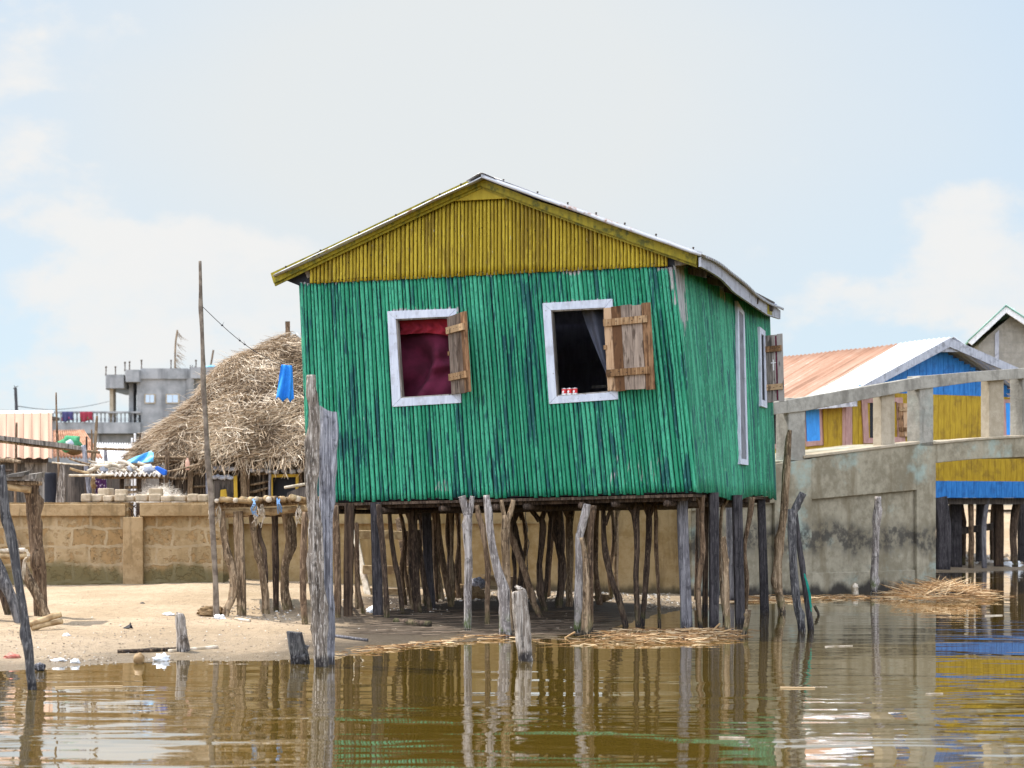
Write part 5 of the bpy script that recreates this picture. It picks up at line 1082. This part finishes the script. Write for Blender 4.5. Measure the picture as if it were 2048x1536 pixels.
# ================================================================ THATCHED HUT
def hut():
    D0 = 27.6; cx = (590-CX)*D0/FPX; zE, zP = 1.83, 3.76; rx, ry = 2.5, 2.42
    t = thing('thatched_hut', 'round shaggy thatched hut behind the block wall left of the green house', 'hut', (cx, D0, .95))
    def prof(v, a):
        r = v; z = lerp(zP, zE, v) + .10*math.sin(v*math.pi) + .16*math.exp(-((v-.36)/.2)**2); z += .09*sm(.60,.54,v)*sm(.25,.5,v) ; return r, z
    def f(u, v, lift=0.):
        a = u*2*math.pi; r, z = prof(v, a); wob = 1 + .05*nz(math.cos(a)*2, math.sin(a)*2, v*3); return Vector((cx + math.cos(a)*r*rx*wob, D0 + math.sin(a)*r*ry*wob, z + .09*nz(math.cos(a)*r*4, math.sin(a)*r*4, 7) + lift))
    b = MB(); b.tone = .05; b.grid(f, 72, 16)
    for k in range(26000):
        # only the half turned to the lagoon is combed densely
        u = R(.40, 1.06) if k < 23000 else R(0, 1); v = math.sqrt(R(.0, 1)); p = f(u, v); q = f(u, min(1.15, v+.1)); dn = (q-p).normalized(); a = u*2*math.pi; tang = Vector((-math.sin(a), math.cos(a), 0))
        out = Vector((math.cos(a)*.6, math.sin(a)*.6, 1)).normalized(); pt = nz(p.x*1.8, p.z*2.4, p.y*1.8)
        d = dn*R(.1,1) + tang*(R(-1.1,1.1) + pt*1.8) + out*R(-.05,.24); L = R(.08,.30) * (.6 if v > .93 else 1)
        b.tone = max(0, min(1, R(0, 1)**1.2 + .10 + .5*nz(p.x*1.6+4, p.y*1.6, p.z*2.2))); b.straw(p + out*R(.0, .07), d, L, R(.002, .0052), R(-.05,.09), out)
    for k in range(1500):      # ragged eaves
        u = R(.45, 1.05); p = f(u, R(.96, 1.02)); a = u*2*math.pi; b.tone = R(0,.8); b.straw(p + UP*R(-.08,.05), Vector((math.cos(a)*R(.1,.6), math.sin(a)*R(.1,.6), R(-.9,-.1))) + Vector((R(-.4,.4),0,0)), R(.1,.32), .006, -.05)
    b.build('thatch_roof', M['thatch'], t)
    b = MB(); p = P(575, 665, D0); b.tube([P(575, 643, D0), P(576, 672, D0)], .035, seg=6, rough=.1, prof=SQ); b.build('peak_post', M['bark_brown'], t)
    # walls: front screen of sticks, posts, rails
    yw0 = D0 - 2.05; b = MB(); x = 334.
    zb, zt = .95, 1.84
    while x < 700:
        if not (548 < x < 596): b.tone = R(0, 1); pp = P(x, 1000, yw0 + R(0,.04)); b.straw(Vector((pp.x, pp.y, zt)), (R(-.04,.04), R(-.03,.03), -1), 1.05 + R(-.1,.0), R(.010,.017), 0., Vector((0,-1,0)))
        x += R(1.2, 2.6)
    b.build('stick_wall', M['wall_stick'], t)
    b = MB(); b.abox(cx-2.05, cx+2.2, yw0+.06, yw0+.12, zb-.1, 1.46) if 0 else None
    xa, xb, xc, xd = P(338,1000,yw0).x, P(547,1000,yw0).x, P(598,1000,yw0).x, cx+2.0
    b.abox(xa, xb, yw0+.07, yw0+.11, zb-.1, 1.82); b.abox(xc, xd, yw0+.07, yw0+.11, zb-.1, 1.82); b.abox(xb, xc, yw0+.07, yw0+.11, P(570,950,yw0).z, 1.82); b.abox(xa, xa+.05, yw0+.11, D0+1.6, zb-.1, 1.82); b.abox(xd-.05, xd, yw0+.11, D0+1.6, zb-.1, 1.82); b.abox(xa, xd, D0+1.6, D0+1.65, zb-.1, 1.82); b.build('inner_wall', M['dark_boards'], t)
    for x, w in ((334,9),(381,11),(414,6),(472,7),(487,13),(496,8),(540,6),(601,7),(640,9)):
        b = MB(); b.tube([P(x+R(-2,2), 902, yw0-.12), P(x, 950, yw0-.12), P(x+R(-2,2), 1030, yw0-.12)], w*.5*yw0/FPX, rough=.15, knots=2); b.build('wall_post', M[random.choice(('bark_brown','bark_tan','split_grey'))], t, smooth=True)
    for x0, x1, y0, y1 in ((316,650,915,911),(386,470,947,944),(480,540,948,946),(482,540,972,962),(482,540,988,975),(386,470,973,970),(320,380,955,956),(318,600,922,920)):
        b = MB(); b.tube([P(x0, y0, yw0-.05), P((x0+x1)/2, (y0+y1)/2+1, yw0-.06), P(x1, y1, yw0-.05)], .018, rough=.12, knots=2); b.build('wall_rail', M['bark_tan'], t, smooth=True)
    b = MB(); frame4(b, [P(x, y, yw0-.08) for x, y in ((541,949),(598,948),(597,1010),(541,1010))], [P(x, y, yw0-.08) for x, y in ((546,955),(592,954),(591,1010),(546,1010))], Vector((0,-1,0)), .04, 0.); b.build('door_frame', M['frame_yellow'], t)
    b = MB(); b.quad(*[P(x, y, yw0+.05) for x, y in ((546,955),(592,954),(592,1030),(546,1030))]); b.build('doorway', M['dark_void'], t)
    b = MB(); b.prism([P(x, y, yw0-.16) for x, y in ((427,962),(470,953),(470,1010),(425,1010))], Vector((0,.03,0))); b.build('door_leaf', M['dark_boards'], t)
    b = MB(); b.prism([P(x, y, yw0-.2) for x, y in ((467,953),(474,950),(475,1008),(468,1010))], Vector((0,.03,0))); b.prism([P(x, y, yw0-.2) for x, y in ((441,980),(452,978),(455,1000),(440,999))], Vector((0,.02,0))); b.build('door_trim', M['frame_yellow'], t)
    for x0, x1, y in ((425,470,938),(424,462,955),(505,600,942)):
        b = MB(); 
        for k in range(7): xx = lerp(x0, x1, k/6); b.rock(P(xx, y+R(-2,2), yw0-.16), .05, .04, .03, .5, 8, 6, 2.)
        tag(b.build('cloth_bundle', M['cloth_white'], smooth=True), {425: 'rolled pale cloth tucked under the hut eaves above the dark door leaf', 424: 'pale rags wedged right on top of the dark door leaf', 505: 'pale plastic rags stuffed above the yellow door frame'}[x0], 'cloth')
    b = MB(); yb = yw0 - .3; b.tube([P(375,916,yb), P(375,919,yb), P(375,925,yb), P(375,937,yb), P(375,940,yb)], [.010,.014,.030,.032,.028], seg=12, rough=0); tag(b.build('plastic_bottle', M['plastic_bottle'], smooth=True), 'pinkish plastic bottle hanging under the hut eaves', 'bottle')
hut()
def line_and_cloth():
    a = P(406, 614, 17.55); c = fat(602, 742, .02); b = MB(); pts = []
    for k in range(13):
        f = k/12; p = lerp(a, c, f); p.z -= .10*math.sin(f*math.pi); pts.append(p)
    b.tube(pts, .0035, seg=5, sub=2, rough=0)
    for f in (.19, .37, .42, .52):
        p = lerp(a, c, f) - UP*.10*math.sin(f*math.pi); b.rock(p, .012, .012, .009, .5, 6, 4); b.straw(p, (R(-1,1), 0, 1), .04, .002)
    tag(b.build('clothes_line', M['wire_dark']), 'thin knotted line sagging from the tall pole to the green house', 'line')
    b = MB(); d = 17.8
    def f(u, v):
        xt, xb = lerp(563, 584, u), lerp(551, 589, u); hem = 803 - 9*abs(math.sin(u*7.5+.3)) + 4*u; y = lerp(729 + 2*u, hem, v); x = lerp(xt, xb, v**.8) + 1.5*math.sin(u*9+v*3)*v
        return P(x, y, d + .035*math.sin(u*13 + v*2.2)*(.25+.75*v))
    b.grid(f, 36, 20); tag(b.build('hanging_cloth', M['cloth_blue'], smooth=True, solid=.002), 'bright blue cloth pegged on the line before the thatched roof', 'cloth')
line_and_cloth()
# ================================================================ CONCRETE BUILDING far behind
def concrete_building():
    D0 = 95.; q = lambda x, y, dd=0.: P(x, y, D0 + dd); s = D0/FPX; t = thing('concrete_building', 'grey two storey concrete building with a balustraded balcony beyond the hut', 'building', q(300, 1006))
    def blk(name, x0, x1, y0, y1, d0, d1, mat='far_concrete', par=None):
        b = MB(); a, c = q(x0, y0), q(x1, y1); b.abox(a.x, c.x, D0+d0, D0+d1, c.z, a.z); return b.build(name, M[mat], par or t)
    blk('main_wall', 282, 470, 738, 1010, 0, 9); blk('parapet', 282, 376, 737, 758, -.12, 0); blk('pilaster', 374, 389, 738, 1010, -.1, 0); blk('pilaster', 274, 283, 740, 830, -.02, 3)
    blk('window_canopy', 388, 475, 737, 759, -1.0, 0)
    b = MB(); b.prism([Vector((q(x, 0).x, D0+dd, q(0, 777).z)) for x, dd in ((204,.9),(214,-.3),(250,-.3),(250,6),(204,6))], UP*(27*s)); b.build('canopy', M['far_concrete'], t)
    b = MB(); b.prism([Vector((q(x, 0).x, D0+dd, q(0, 765).z)) for x, dd in ((248,.2),(257,-.6),(282,-.6),(282,5),(248,5))], UP*(24*s)); b.build('canopy', M['far_concrete'], t)
    blk('column', 217.5, 224.5, 777, 846, .2, .9, 'rail_beige'); blk('column', 254.5, 263.5, 765, 846, .4, 1.2, 'far_concrete')
    blk('inner_wall', 264, 282, 765, 846, 1.6, 2.0); blk('doorway', 266, 272, 796, 826, 1.5, 1.6, 'glass_pane')
    blk('balcony_slab', 96, 282, 845, 867, -.2, 6); blk('balcony_rail', 96, 282, 823, 826.5, -.15, .2); blk('lower_wall', 96, 196, 867, 1010, .2, 6); blk('lintel', 196, 282, 868, 887, .5, 1); blk('lower_wall', 250, 282, 887, 1010, .4, 6)
    x = 106.
    while x < 280:
        b = MB(); c = q(x, 845); b.tube([c + UP*h*s for h in (0, 1.5, 5, 8, 12, 16, 19.5)], [k*s for k in (2.3,1.5,2.4,2.2,1.2,1.4,2.2)], seg=8, sub=2, rough=0); b.build('baluster', M['far_concrete'], t, smooth=True); x += 8.0
    for x0, x1, y0, y1, n in ((289.5,311,788,807,2),(332,359,788,807,2),(391,413,788,807,2)):
        f = blk('window_frame', x0, x1, y0, y1, -.06, .05, 'rail_beige')
        for k in range(n):
            w = (x1-x0-4)/n; b = MB(); a, c = q(x0+2+k*w+.6, y0+2), q(x0+2+(k+1)*w-.6, y1-2); b.abox(a.x, c.x, D0-.075, D0-.061, c.z, a.z); b.build('pane', M['glass_pane'], f)
    for x, y in ((212,750),(231,750),(250,741),(259,740),(283,737),(342,737),(392,737),(447,737),(456,737)):
        b = MB(); c = q(x, y, .3); b.tube([c + UP*h*s for h in (-1, 3, 6, 10, 13, 15, 17.5)], [k*s for k in (2.2,1.1,1.0,1.3,1.0,1.9,1.9)], seg=7, sub=2, rough=.15); b.build('finial', M['bark_dark'], t, smooth=True)
    for x, y in ((389,735),(380,733),(384,733)):
        b = MB(); b.tube([q(x, 739), q(x+1, y-3)], .02, seg=4, sub=1, rough=0); b.build('rebar', M['nail_rust'], t)
    def hang(x0, x1, mat, lab):
        b = MB()
        def f(u, v): return q(lerp(x0, x1, u), lerp(823.5, 842+2*math.sin(u*6), v), -.35 + .08*math.sin(u*15)*v)
        b.grid(f, 20, 6); tag(b.build('laundry', M[mat], smooth=True, solid=.02), lab, 'laundry', 'laundry on the balcony rail')
    hang(124, 146, 'cloth_print_red', 'dark red and blue printed cloth hung over the balcony balustrade'); hang(160, 185, 'cloth_print_green', 'red and green printed cloth hung over the balcony balustrade')
    def rod(pts, r, name, lab, cat, feather=False):
        b = MB(); P3 = [q(x, y, 1) for x, y in pts]; b.tube(P3, r, seg=5, rough=.05)
        if feather:
            for k in range(26): f = R(.0, 1); p = lerp(P3[0], P3[-1], f) + Vector((math.sin(f*3)*.05, 0, 0)); b.straw(p, (R(.3,1), 0, -R(.2,1.2)), R(.2,.7), .015)
        tag(b.build(name, M['bark_brown' if not feather else 'bark_tan']), lab, cat)
    rod([(355,660),(351,690),(350,737)], .05, 'dry_reed', 'tall feathery dry reed standing on the concrete building roof', 'reed', True); rod([(427,700),(421,735)], .05, 'roof_rod', 'thin dark rod leaning on the concrete building roof right of the reed', 'rod')
    b = MB(); b.rock(q(420, 734, 1), .28, .2, .09, .4, 10, 6); tag(b.build('roof_bundle', M['tarp_blue'], smooth=True), 'small blue bundle lying on the concrete building roof', 'bundle')
concrete_building()
def far_left():
    d = 60.; b = MB(); a, c = P(-60, 821, d), P(41, 1010, d); t = thing('dark_roofed_house', 'far pale house with a flat dark roof slab at the left edge', 'house', P(0, 1010, d)); b.abox(a.x, c.x-.1, d, d+5, c.z, a.z); b.build('wall', M['far_concrete'], t); b = MB(); b.abox(a.x, c.x, d-.2, d+5.2, P(0,828,d).z, P(0,821,d).z); b.build('roof_slab', M['dark_boards'], t)
    b = MB(); b.tube([P(31, 776, d-.1), P(33, 822, d-.1)], .05, seg=6, rough=.1); b.tube([P(26, 777, d-.1), P(36, 772, d-.1)], .012, seg=4, rough=0); b.tube([P(28, 771, d-.1), P(33, 778, d-.1)], .012, seg=4, rough=0); tag(b.build('antenna', M['wire_dark']), 'thin aerial mast above the dark flat roof', 'antenna')
    b = MB(); b.tube([P(33,812,60), P(80,818,68), P(115,819,74), P(170,813,84), P(217,803,95)], .012, seg=4, rough=0); tag(b.build('wire', M['wire_dark']), 'sagging wire between the aerial mast and the concrete building', 'wire')
    # salmon shed
    t = thing('tin_shed', 'shed with a steep salmon sheet roof and grey plank wall at the left', 'shed', P(40, 1010, 31)); b = MB(); A, B2, C2, D2 = P(-90,914,30.4), P(104.5,917,30.4), P(104,826,32.), P(-90,828,32.)
    def f(u, v):
        p = lerp(lerp(A, B2, u), lerp(D2, C2, u), v); k = (u*11.4) % 1; return p + Vector((0,-.03,.02))*sm(.05,.02,min(k,1-k))*.5 + UP*.012*math.sin(u*60)*(1-v)
    b.grid(f, 400, 4); b.build('roof', M['salmon_sheet'], t, solid=.006); b = MB()
    b.prism([P(-90,828,32.), P(104,826,32.), P(104,820.5,32.3), P(-90,822,32.3)], Vector((0,.1,0))); b.build('ridge_flashing', M['bright_sheet'], t)
    b = MB(); x = -90.
    while x < 90: w = R(7, 11); b.tone = R(0, 1); b.prism([P(x+.3, 916, 30.9), P(x+w-.3, 916, 30.9), P(x+w-.3, 1030, 30.9), P(x+.3, 1030, 30.9)], Vector((0,R(.03,.04),0))); x += w
    b.build('plank_wall', M['old_boards'], t); b = MB(); b.abox(P(-90,0,30.95).x, P(91,0,30.95).x, 30.95, 33.6, .9, 1.9); b.build('inner_wall', M['dark_boards'], t); b = MB(); b.prism([P(104,917,30.5), P(104,828,32.), P(104,828,33.5), P(104,917,33.5)], Vector((-.03,0,0))); b.build('end_wall', M['old_boards'], t)
    b = MB(); b.beam(P(-90,919,30.7), P(96,921,30.7), .06, .08); b.build('eaves_beam', M['dark_boards'], t)
    # low rust roof
    t = thing('rusty_shed', 'low shed with an orange rusted corrugated roof beside the salmon shed', 'shed', P(150, 1010, 36)); b = MB(); A, B2, C2, D2 = P(106,914,35), P(206,917,35), P(167,860,37), P(106,861,37)
    def g(u, v): return lerp(lerp(A, B2, u), lerp(D2, C2, u), v) + UP*.018*math.cos(u*15*2*math.pi)
    b.grid(g, 120, 4); b.build('roof', M['orange_rust'], t, smooth=True, solid=.006); b = MB(); b.abox(P(106,0,35.6).x, P(196,0,35.6).x, 35.6, 38, .9, 1.95); b.build('wall', M['dark_boards'], t)
    b = MB(); A, B2, C2, D2 = P(190,934,44), P(300,934,44), P(300,889,46), P(190,887,46)
    def h(u, v): return lerp(lerp(A, B2, u), lerp(D2, C2, u), v) + UP*.03*math.cos(u*22*2*math.pi)
    t = thing('white_roofed_shed', 'shed with a glaring white corrugated roof in front of the concrete building', 'shed', P(245, 1010, 45)); b.grid(h, 180, 3); b.build('roof', M['bright_sheet'], t, smooth=True, solid=.01); b = MB(); b.abox(P(194,0,44.5).x, P(296,0,44.5).x, 44.5, 47, .9, 1.95); b.build('wall', M['old_boards'], t)
far_left()
# ================================================================ YARD with drying rack, poles and rags
def yard():
    g = 'poles and boards standing in the yard'
    def up(pts, mat, lab, d, name='yard_pole', cat='pole', **kw): post(name, lab, cat, pts, mat, g, d=d, bury=.3, **kw)
    up([(112,785,3),(114,860,4.5),(118,960,5),(119,1030,5)], 'bark_brown', 'tall thin pole rising before the salmon shed edge', 27); up([(33,845,4),(32,920,5),(30,1030,5)], 'bark_brown', 'dark pole standing before the salmon roof', 28)
    up([(194,832,5),(191,880,6),(186,960,7),(185,1030,7)], 'bark_tan', 'leaning grey pole with a frayed top before the rusty roof', 25.5); up([(183,859,3),(184,900,4),(184,1030,4)], 'bark_brown', 'short brown pole left of the leaning grey pole', 26.5); up([(173,873,3.5),(173,900,4),(172,1030,5)], 'bark_dark', 'dark pole end standing by the green bundle', 26)
    up([(211,894,6),(211,930,7),(211,1030,7)], 'split_grey', 'grey post carrying the horizontal pole before the white roof', 26.8); up([(281,866,3),(279,880,4),(276,895,4),(274,1030,4)], 'bark_dark', 'crooked dark stick before the thatch edge', 27); up([(264,876,4),(264,900,4),(264,1030,4)], 'soft_white', 'left white plastic pipe before the white roof', 30.,rough=0., knots=0); up([(270,867,4.5),(270,900,4.5),(270,1030,4.5)], 'soft_white', 'right white plastic pipe, taller of the two', 30.,rough=0., knots=0)
    up([(167,890,8),(171,925,9),(176,960,10),(181,1000,11),(182,1030,11)], 'split_grey', 'forked grey post carrying the drying rack', 24.6, rough=.2, knots=4)
    b = MB(); b.tone = .9; b.prism([P(x, y, 24.7) for x, y in ((121,931),(127,929),(130,960),(128,1012),(110,1012),(114,975))], Vector((0,.06,0))); tag(b.build('yard_board', M['split_wood']), 'broad pale board standing upright behind the wall', 'board', g)
    for x, w, lab in ((140,7,'dark'),(150,8,'darker')):
        pass
    b = MB(); x = 135.
    while x < 215: w = R(6, 9); b.tone = R(0,1); b.prism([P(x, 948+R(-3,3), 26.9), P(x+w-.5, 948+R(-3,3), 26.9), P(x+w-.5, 1030, 26.9), P(x, 1030, 26.9)], Vector((0,.03,0))); x += w
    tag(b.build('plank_screen', M['dark_boards']), 'dark plank screen standing behind the drying rack', 'screen')
    b = MB(); b.tube([P(101, 946, 26.), P(101, 948, 26.), P(101, 975, 26.), P(101, 1030, 26.)], [.06, .085, .085, .085], seg=16, rough=.02); tag(b.build('water_drum', M['paint_navy'], smooth=True), 'dark rounded drum standing beside the pale board', 'drum')
    g2 = 'poles lying across the yard racks'
    def lay(x0, y0, x1, y1, w, mat, lab, d, d1=None, n='cross_pole'):
        b = MB(); d1 = d1 or d; b.tube([P(x0, y0, d), P((x0+x1)/2, (y0+y1)/2+1, (d+d1)/2), P(x1, y1, d1)], w*.5*d/FPX, rough=.07, knots=3, sub=6); tag(b.build(n, M[mat], smooth=True), lab, 'pole', g2)
    lay(-40, 878, 200, 905, 5.5, 'bark_tan', 'long thin pole slanting across the salmon shed, lower of two', 25.0); lay(104, 925, 205, 932, 3, 'pale_stick', 'thin pole above the forked post', 24.4); lay(138, 917, 180, 929, 4, 'bark_tan', 'short pole end slanting down to the forked post', 24.3); lay(140, 937, 178, 946, 5, 'bamboo', 'thick pole end below the thin one at the forked post', 24.3); lay(138, 951, 228, 949, 5, 'pale_stick', 'lowest pole under the drying rack', 24.2); lay(190, 897, 290, 899, 5, 'bark_tan', 'level pole before the glaring white roof', 26.7); lay(328, 945, 405, 927, 4, 'bark_tan', 'pole slanting up from the rack to the hut eaves', 24.9)
    b = MB(); b.tone = .55; b.prism([P(x, y, 24.9) for x, y in ((-40,866),(0,871),(125,886),(165,894),(165,901),(120,895),(0,880),(-40,874))], Vector((0,.16,.0))); tag(b.build('long_plank', M['old_boards']), 'long grey plank slanting across the salmon shed', 'plank')
    b = MB(); b.rock(P(141, 888, 25.4), .15, .13, .12, .25, 18, 12, 2.); o = thing('bundle', 'round green netted bundle resting on the long poles', 'bundle', P(141, 905, 25.4)); b.build('wrapping', M['cloth_green'], o, smooth=True); b = MB(); b.rock(P(140, 886, 25.28), .055, .04, .045, .2, 10, 8); b.build('pale_lump', M['cloth_white'], o, smooth=True); b = MB(); b.rock(P(146, 899, 25.4), .13, .12, .08, .3, 12, 8, 2.); b.build('lower_sack', M['laterite'], o, smooth=True)
    # corrugated rack roof with sun bleached sticks on it
    t = thing('drying_rack', 'rack roofed with a bleached corrugated sheet behind the wall', 'rack', P(260, 1010, 24.8)); b = MB()
    def f(u, v): 
        p = lerp(lerp(P(196,949,24.2), P(333,951,24.4), u), lerp(P(190,936,25.4), P(318,936,25.4), u), v); return p + UP*.022*math.cos(u*14*2*math.pi) + UP*.01*nz(u*5, v*3)
    b.grid(f, 140, 6); b.build('sheet_roof', M['asbestos'], t, smooth=True, solid=.008)
    for x, y in ((244,951),(279,949),(200,950),(322,950)):
        b = MB(); b.tube([P(x, y, 24.6), P(x+R(-2,2), 1030, 24.6)], .03, rough=.12, knots=2); b.build('leg', M['bark_dark'], t, smooth=True)
    for x0,x1,y in ((196,330,955),(250,275,985),(250,275,975)):
        b = MB(); b.tube([P(x0,y,24.5), P(x1,y-1,24.5)], .02, rough=.1); b.build('rail', M['bark_tan'], t, smooth=True)
    for k in range(24):
        x = R(195, 315); y = R(928, 946); d = 24.7+R(-.2,.3); L = R(14, 46); sl = R(-.45,.45); b = MB(); b.tube([P(x-L/2, y+sl*L/2, d), P(x, y-R(0,5), d), P(x+L/2, y-sl*L/2, d+R(-.2,.2))], R(.012,.03), seg=7, rough=.14, knots=1); tag(b.build('bleached_stick', M['pale_stick'], smooth=True), 'sun bleached crooked stick piled on the corrugated drying rack', 'stick', 'bleached sticks piled on the rack')
    b = MB()
    def f(u, v): x = lerp(250, 307, u); top = lerp(925, 900, u**.8) if u < .93 else 905; y = lerp(top, lerp(927, 924, u), v); return P(x, y, 25.2 + .08*math.sin(u*9+v*4) - .15*v)
    b.grid(f, 24, 10); tag(b.build('tarpaulin', M['tarp_blue'], smooth=True, solid=.004), 'pale blue tarpaulin crumpled over the rack beside the thatch edge', 'tarpaulin')
    b = MB(); b.prism([P(x, y, 24.3) for x, y in ((310,934),(313,932),(332,941),(330,950),(326,951),(309,938))], Vector((0,.12,0))); tag(b.build('blue_box', M['box_blue'], bevel=.01), 'small bright blue box at the right end of the rack', 'box')
    for x, y, r, lab in ((208,937,.05,'left white sack lump on the drying rack'),(262,936,.04,'middle white sack lump on the drying rack'),(297,938,.06,'right white sack lump on the drying rack')):
        b = MB(); b.rock(P(x, y, 24.5), r*1.3, r, r, .5, 12, 8, 2.); tag(b.build('sack', M['cloth_white'], smooth=True), lab, 'sack', 'sacks on the drying rack')
    def f(u, v): return P(lerp(190, 212, u) + 2*v, lerp(957+2*u, 989+3*math.sin(u*4), v), 24.35 + .05*math.sin(u*10)*v)
    b = MB(); b.grid(f, 20, 12); tag(b.build('hanging_cloth', M['cloth_purple'], smooth=True, solid=.003), 'purple patterned cloth hanging under the drying rack', 'cloth')
    b = MB()
    for k in range(60): b.tube([P(187+R(-3,3), 955+R(-2,2), 24.3), P(186+R(-5,4), 964+R(-4,6), 24.25), P(188+R(-5,5), 972+R(-3,6), 24.3)], .004, seg=3, sub=2, rough=0)
    tag(b.build('twine_knot', M['bamboo']), 'tangle of brown twine on the forked post under the rack', 'twine')
paint('paint_navy', (.008,.009,.016), (.014,.015,.024), (.006,.006,.01), .3)
yard()
# ================================================================ SKY, SUN, CAMERA
SUN_H = Vector((-.87, .49, 0)).normalized(); EL_SUN = math.radians(60)
def sky():
    w = bpy.data.worlds.new('World'); S.world = w; w.use_nodes = True; t = w.node_tree; bg = t.nodes['Background']
    m = MT.__new__(MT); m.t = t; m.b = None
    q = t.nodes.new('ShaderNodeTexSky'); q.sky_type = 'NISHITA'; q.sun_disc = False; q.sun_elevation = EL_SUN; q.sun_rotation = math.atan2(SUN_H.x, SUN_H.y); q.air_density = 1.0; q.dust_density = .7; q.ozone_density = 1.2; q.altitude = 0
    v = t.nodes.new('ShaderNodeTexCoord').outputs['Generated']
    x, y, z = m.xyz(v)
    n = m.noise(m.vm(v, (8.5, 8.5, 12.5), (.3, .2, .55)), 1., 9, .56, .2); n2 = m.noise(m.vm(v, (1.6, 1.6, 2.4), (4, 4, 4)), 1., 4, .5)
    def blob(px, py, rx, ry):
        c = Vector(((px-CX)/FPX, 1, (CY-py)/FPX)).normalized(); ax = m.math('MULTIPLY', m.math('SUBTRACT', x, c.x), FPX/rx); az = m.math('MULTIPLY', m.math('SUBTRACT', z, c.z), FPX/ry)
        r = m.math('ADD', m.math('MULTIPLY', ax, ax), m.math('MULTIPLY', az, az)); g = m.math('POWER', 2.718, m.math('MULTIPLY', r, -1.)); return m.math('MULTIPLY', g, m.ss(y, 0., .3))
    tot = None
    for px, py, rx, ry, k in ((10,190,150,150,.42),(60,450,170,80,.30),(230,520,330,110,.33),(470,560,220,110,.30),(60,640,200,90,.25),(180,770,400,70,.22),(90,215,70,32,-.34),(20,490,50,40,-.25),(480,660,160,40,-.15),(1930,400,150,60,.32),(1910,530,130,75,.34),(1750,590,170,60,.28),(2010,620,90,70,.25),(1600,640,120,50,.2),(1000,250,600,330,-.25),(1950,150,260,200,-.32),(1510,520,60,40,.22),(700,620,200,120,.2),(1200,700,400,80,.1)):
        g = m.math('MULTIPLY', blob(px, py, rx, ry), k); tot = g if tot is None else m.math('ADD', tot, g)
    ahead = m.ss(y, .0, .6); base = m.math('ADD', n, m.math('MULTIPLY', m.math('SUBTRACT', n2, .5), .35))
    d3 = m.noise(m.vm(v, (20, 20, 32), (2, 7, 1)), 1., 6, .62)
    cl = m.ss(m.math('ADD', m.math('ADD', base, m.math('MULTIPLY', tot, .58)), m.math('MULTIPLY', m.math('SUBTRACT', d3, .5), .34)), .53, .69)
    cl = m.math('MULTIPLY', cl, m.ss(d3, .30, .62, .62, 1.))
    # high thin veil: milky in the middle of the view, thin to the upper right
    veil = m.math('ADD', m.math('MULTIPLY', blob(900, 260, 950, 480), .95), m.math('MULTIPLY', m.ss(n2, .35, .7), .25)); veil = m.math('MINIMUM', m.math('ADD', veil, .12), .96)
    col = m.mix(m.math('MULTIPLY', m.ss(y, .2, .7), .78), q.outputs['Color'], (2.45, 3.3, 4.1)); col = m.mix(veil, col, VEIL); col = m.mix(m.math('MULTIPLY', cl, .92), col, CLOUD)
    # bright clouds added behind the camera, out of view, to fill the shaded front
    back = m.math('MULTIPLY', m.ss(m.math('ADD', y, m.math('MULTIPLY', z, -.35)), .05, -.45), m.ss(m.math('ADD', n, m.math('MULTIPLY', n2, .3)), .50, .70)); col = m.mix(back, col, (13, 14, 16))
    t.links.new(col, bg.inputs['Color']); bg.inputs['Strength'].default_value = SKY
VEIL = (3.62, 3.75, 3.78); CLOUD = (4.05, 4.03, 3.97); SKY = .10
sky()
sun = bpy.data.lights.new('sun', 'SUN'); sun.energy = 3.2; sun.angle = math.radians(.6); sun.color = (1., .94, .84)
so = bpy.data.objects.new('sun', sun); COL.objects.link(so); sd = (SUN_H*math.cos(EL_SUN) + UP*math.sin(EL_SUN)).normalized(); so.rotation_euler = sd.to_track_quat('Z', 'Y').to_euler(); so.location = (-8, 20, 15)
cam = bpy.data.cameras.new('camera'); co = bpy.data.objects.new('camera', cam); COL.objects.link(co); S.camera = co
co.location = (0, 0, CH); co.rotation_euler = (math.radians(90), 0, 0)
cam.sensor_width = 36; cam.lens = 36*FPX/2048; cam.shift_y = (CY-768)/2048; cam.clip_start = .1; cam.clip_end = 6000
cam.dof.use_dof = True; cam.dof.focus_distance = 17.4; cam.dof.aperture_fstop = 3.6
S.view_settings.view_transform = 'Standard'; S.view_settings.look = 'None'; S.view_settings.gamma = 1; S.view_settings.exposure = EXPO if 'EXPO' in globals() else 1.15
S.cycles.max_bounces = 8; S.cycles.diffuse_bounces = 4; S.cycles.glossy_bounces = 4; S.cycles.caustics_reflective = False; S.cycles.caustics_refractive = False
S.cycles.use_denoising = True
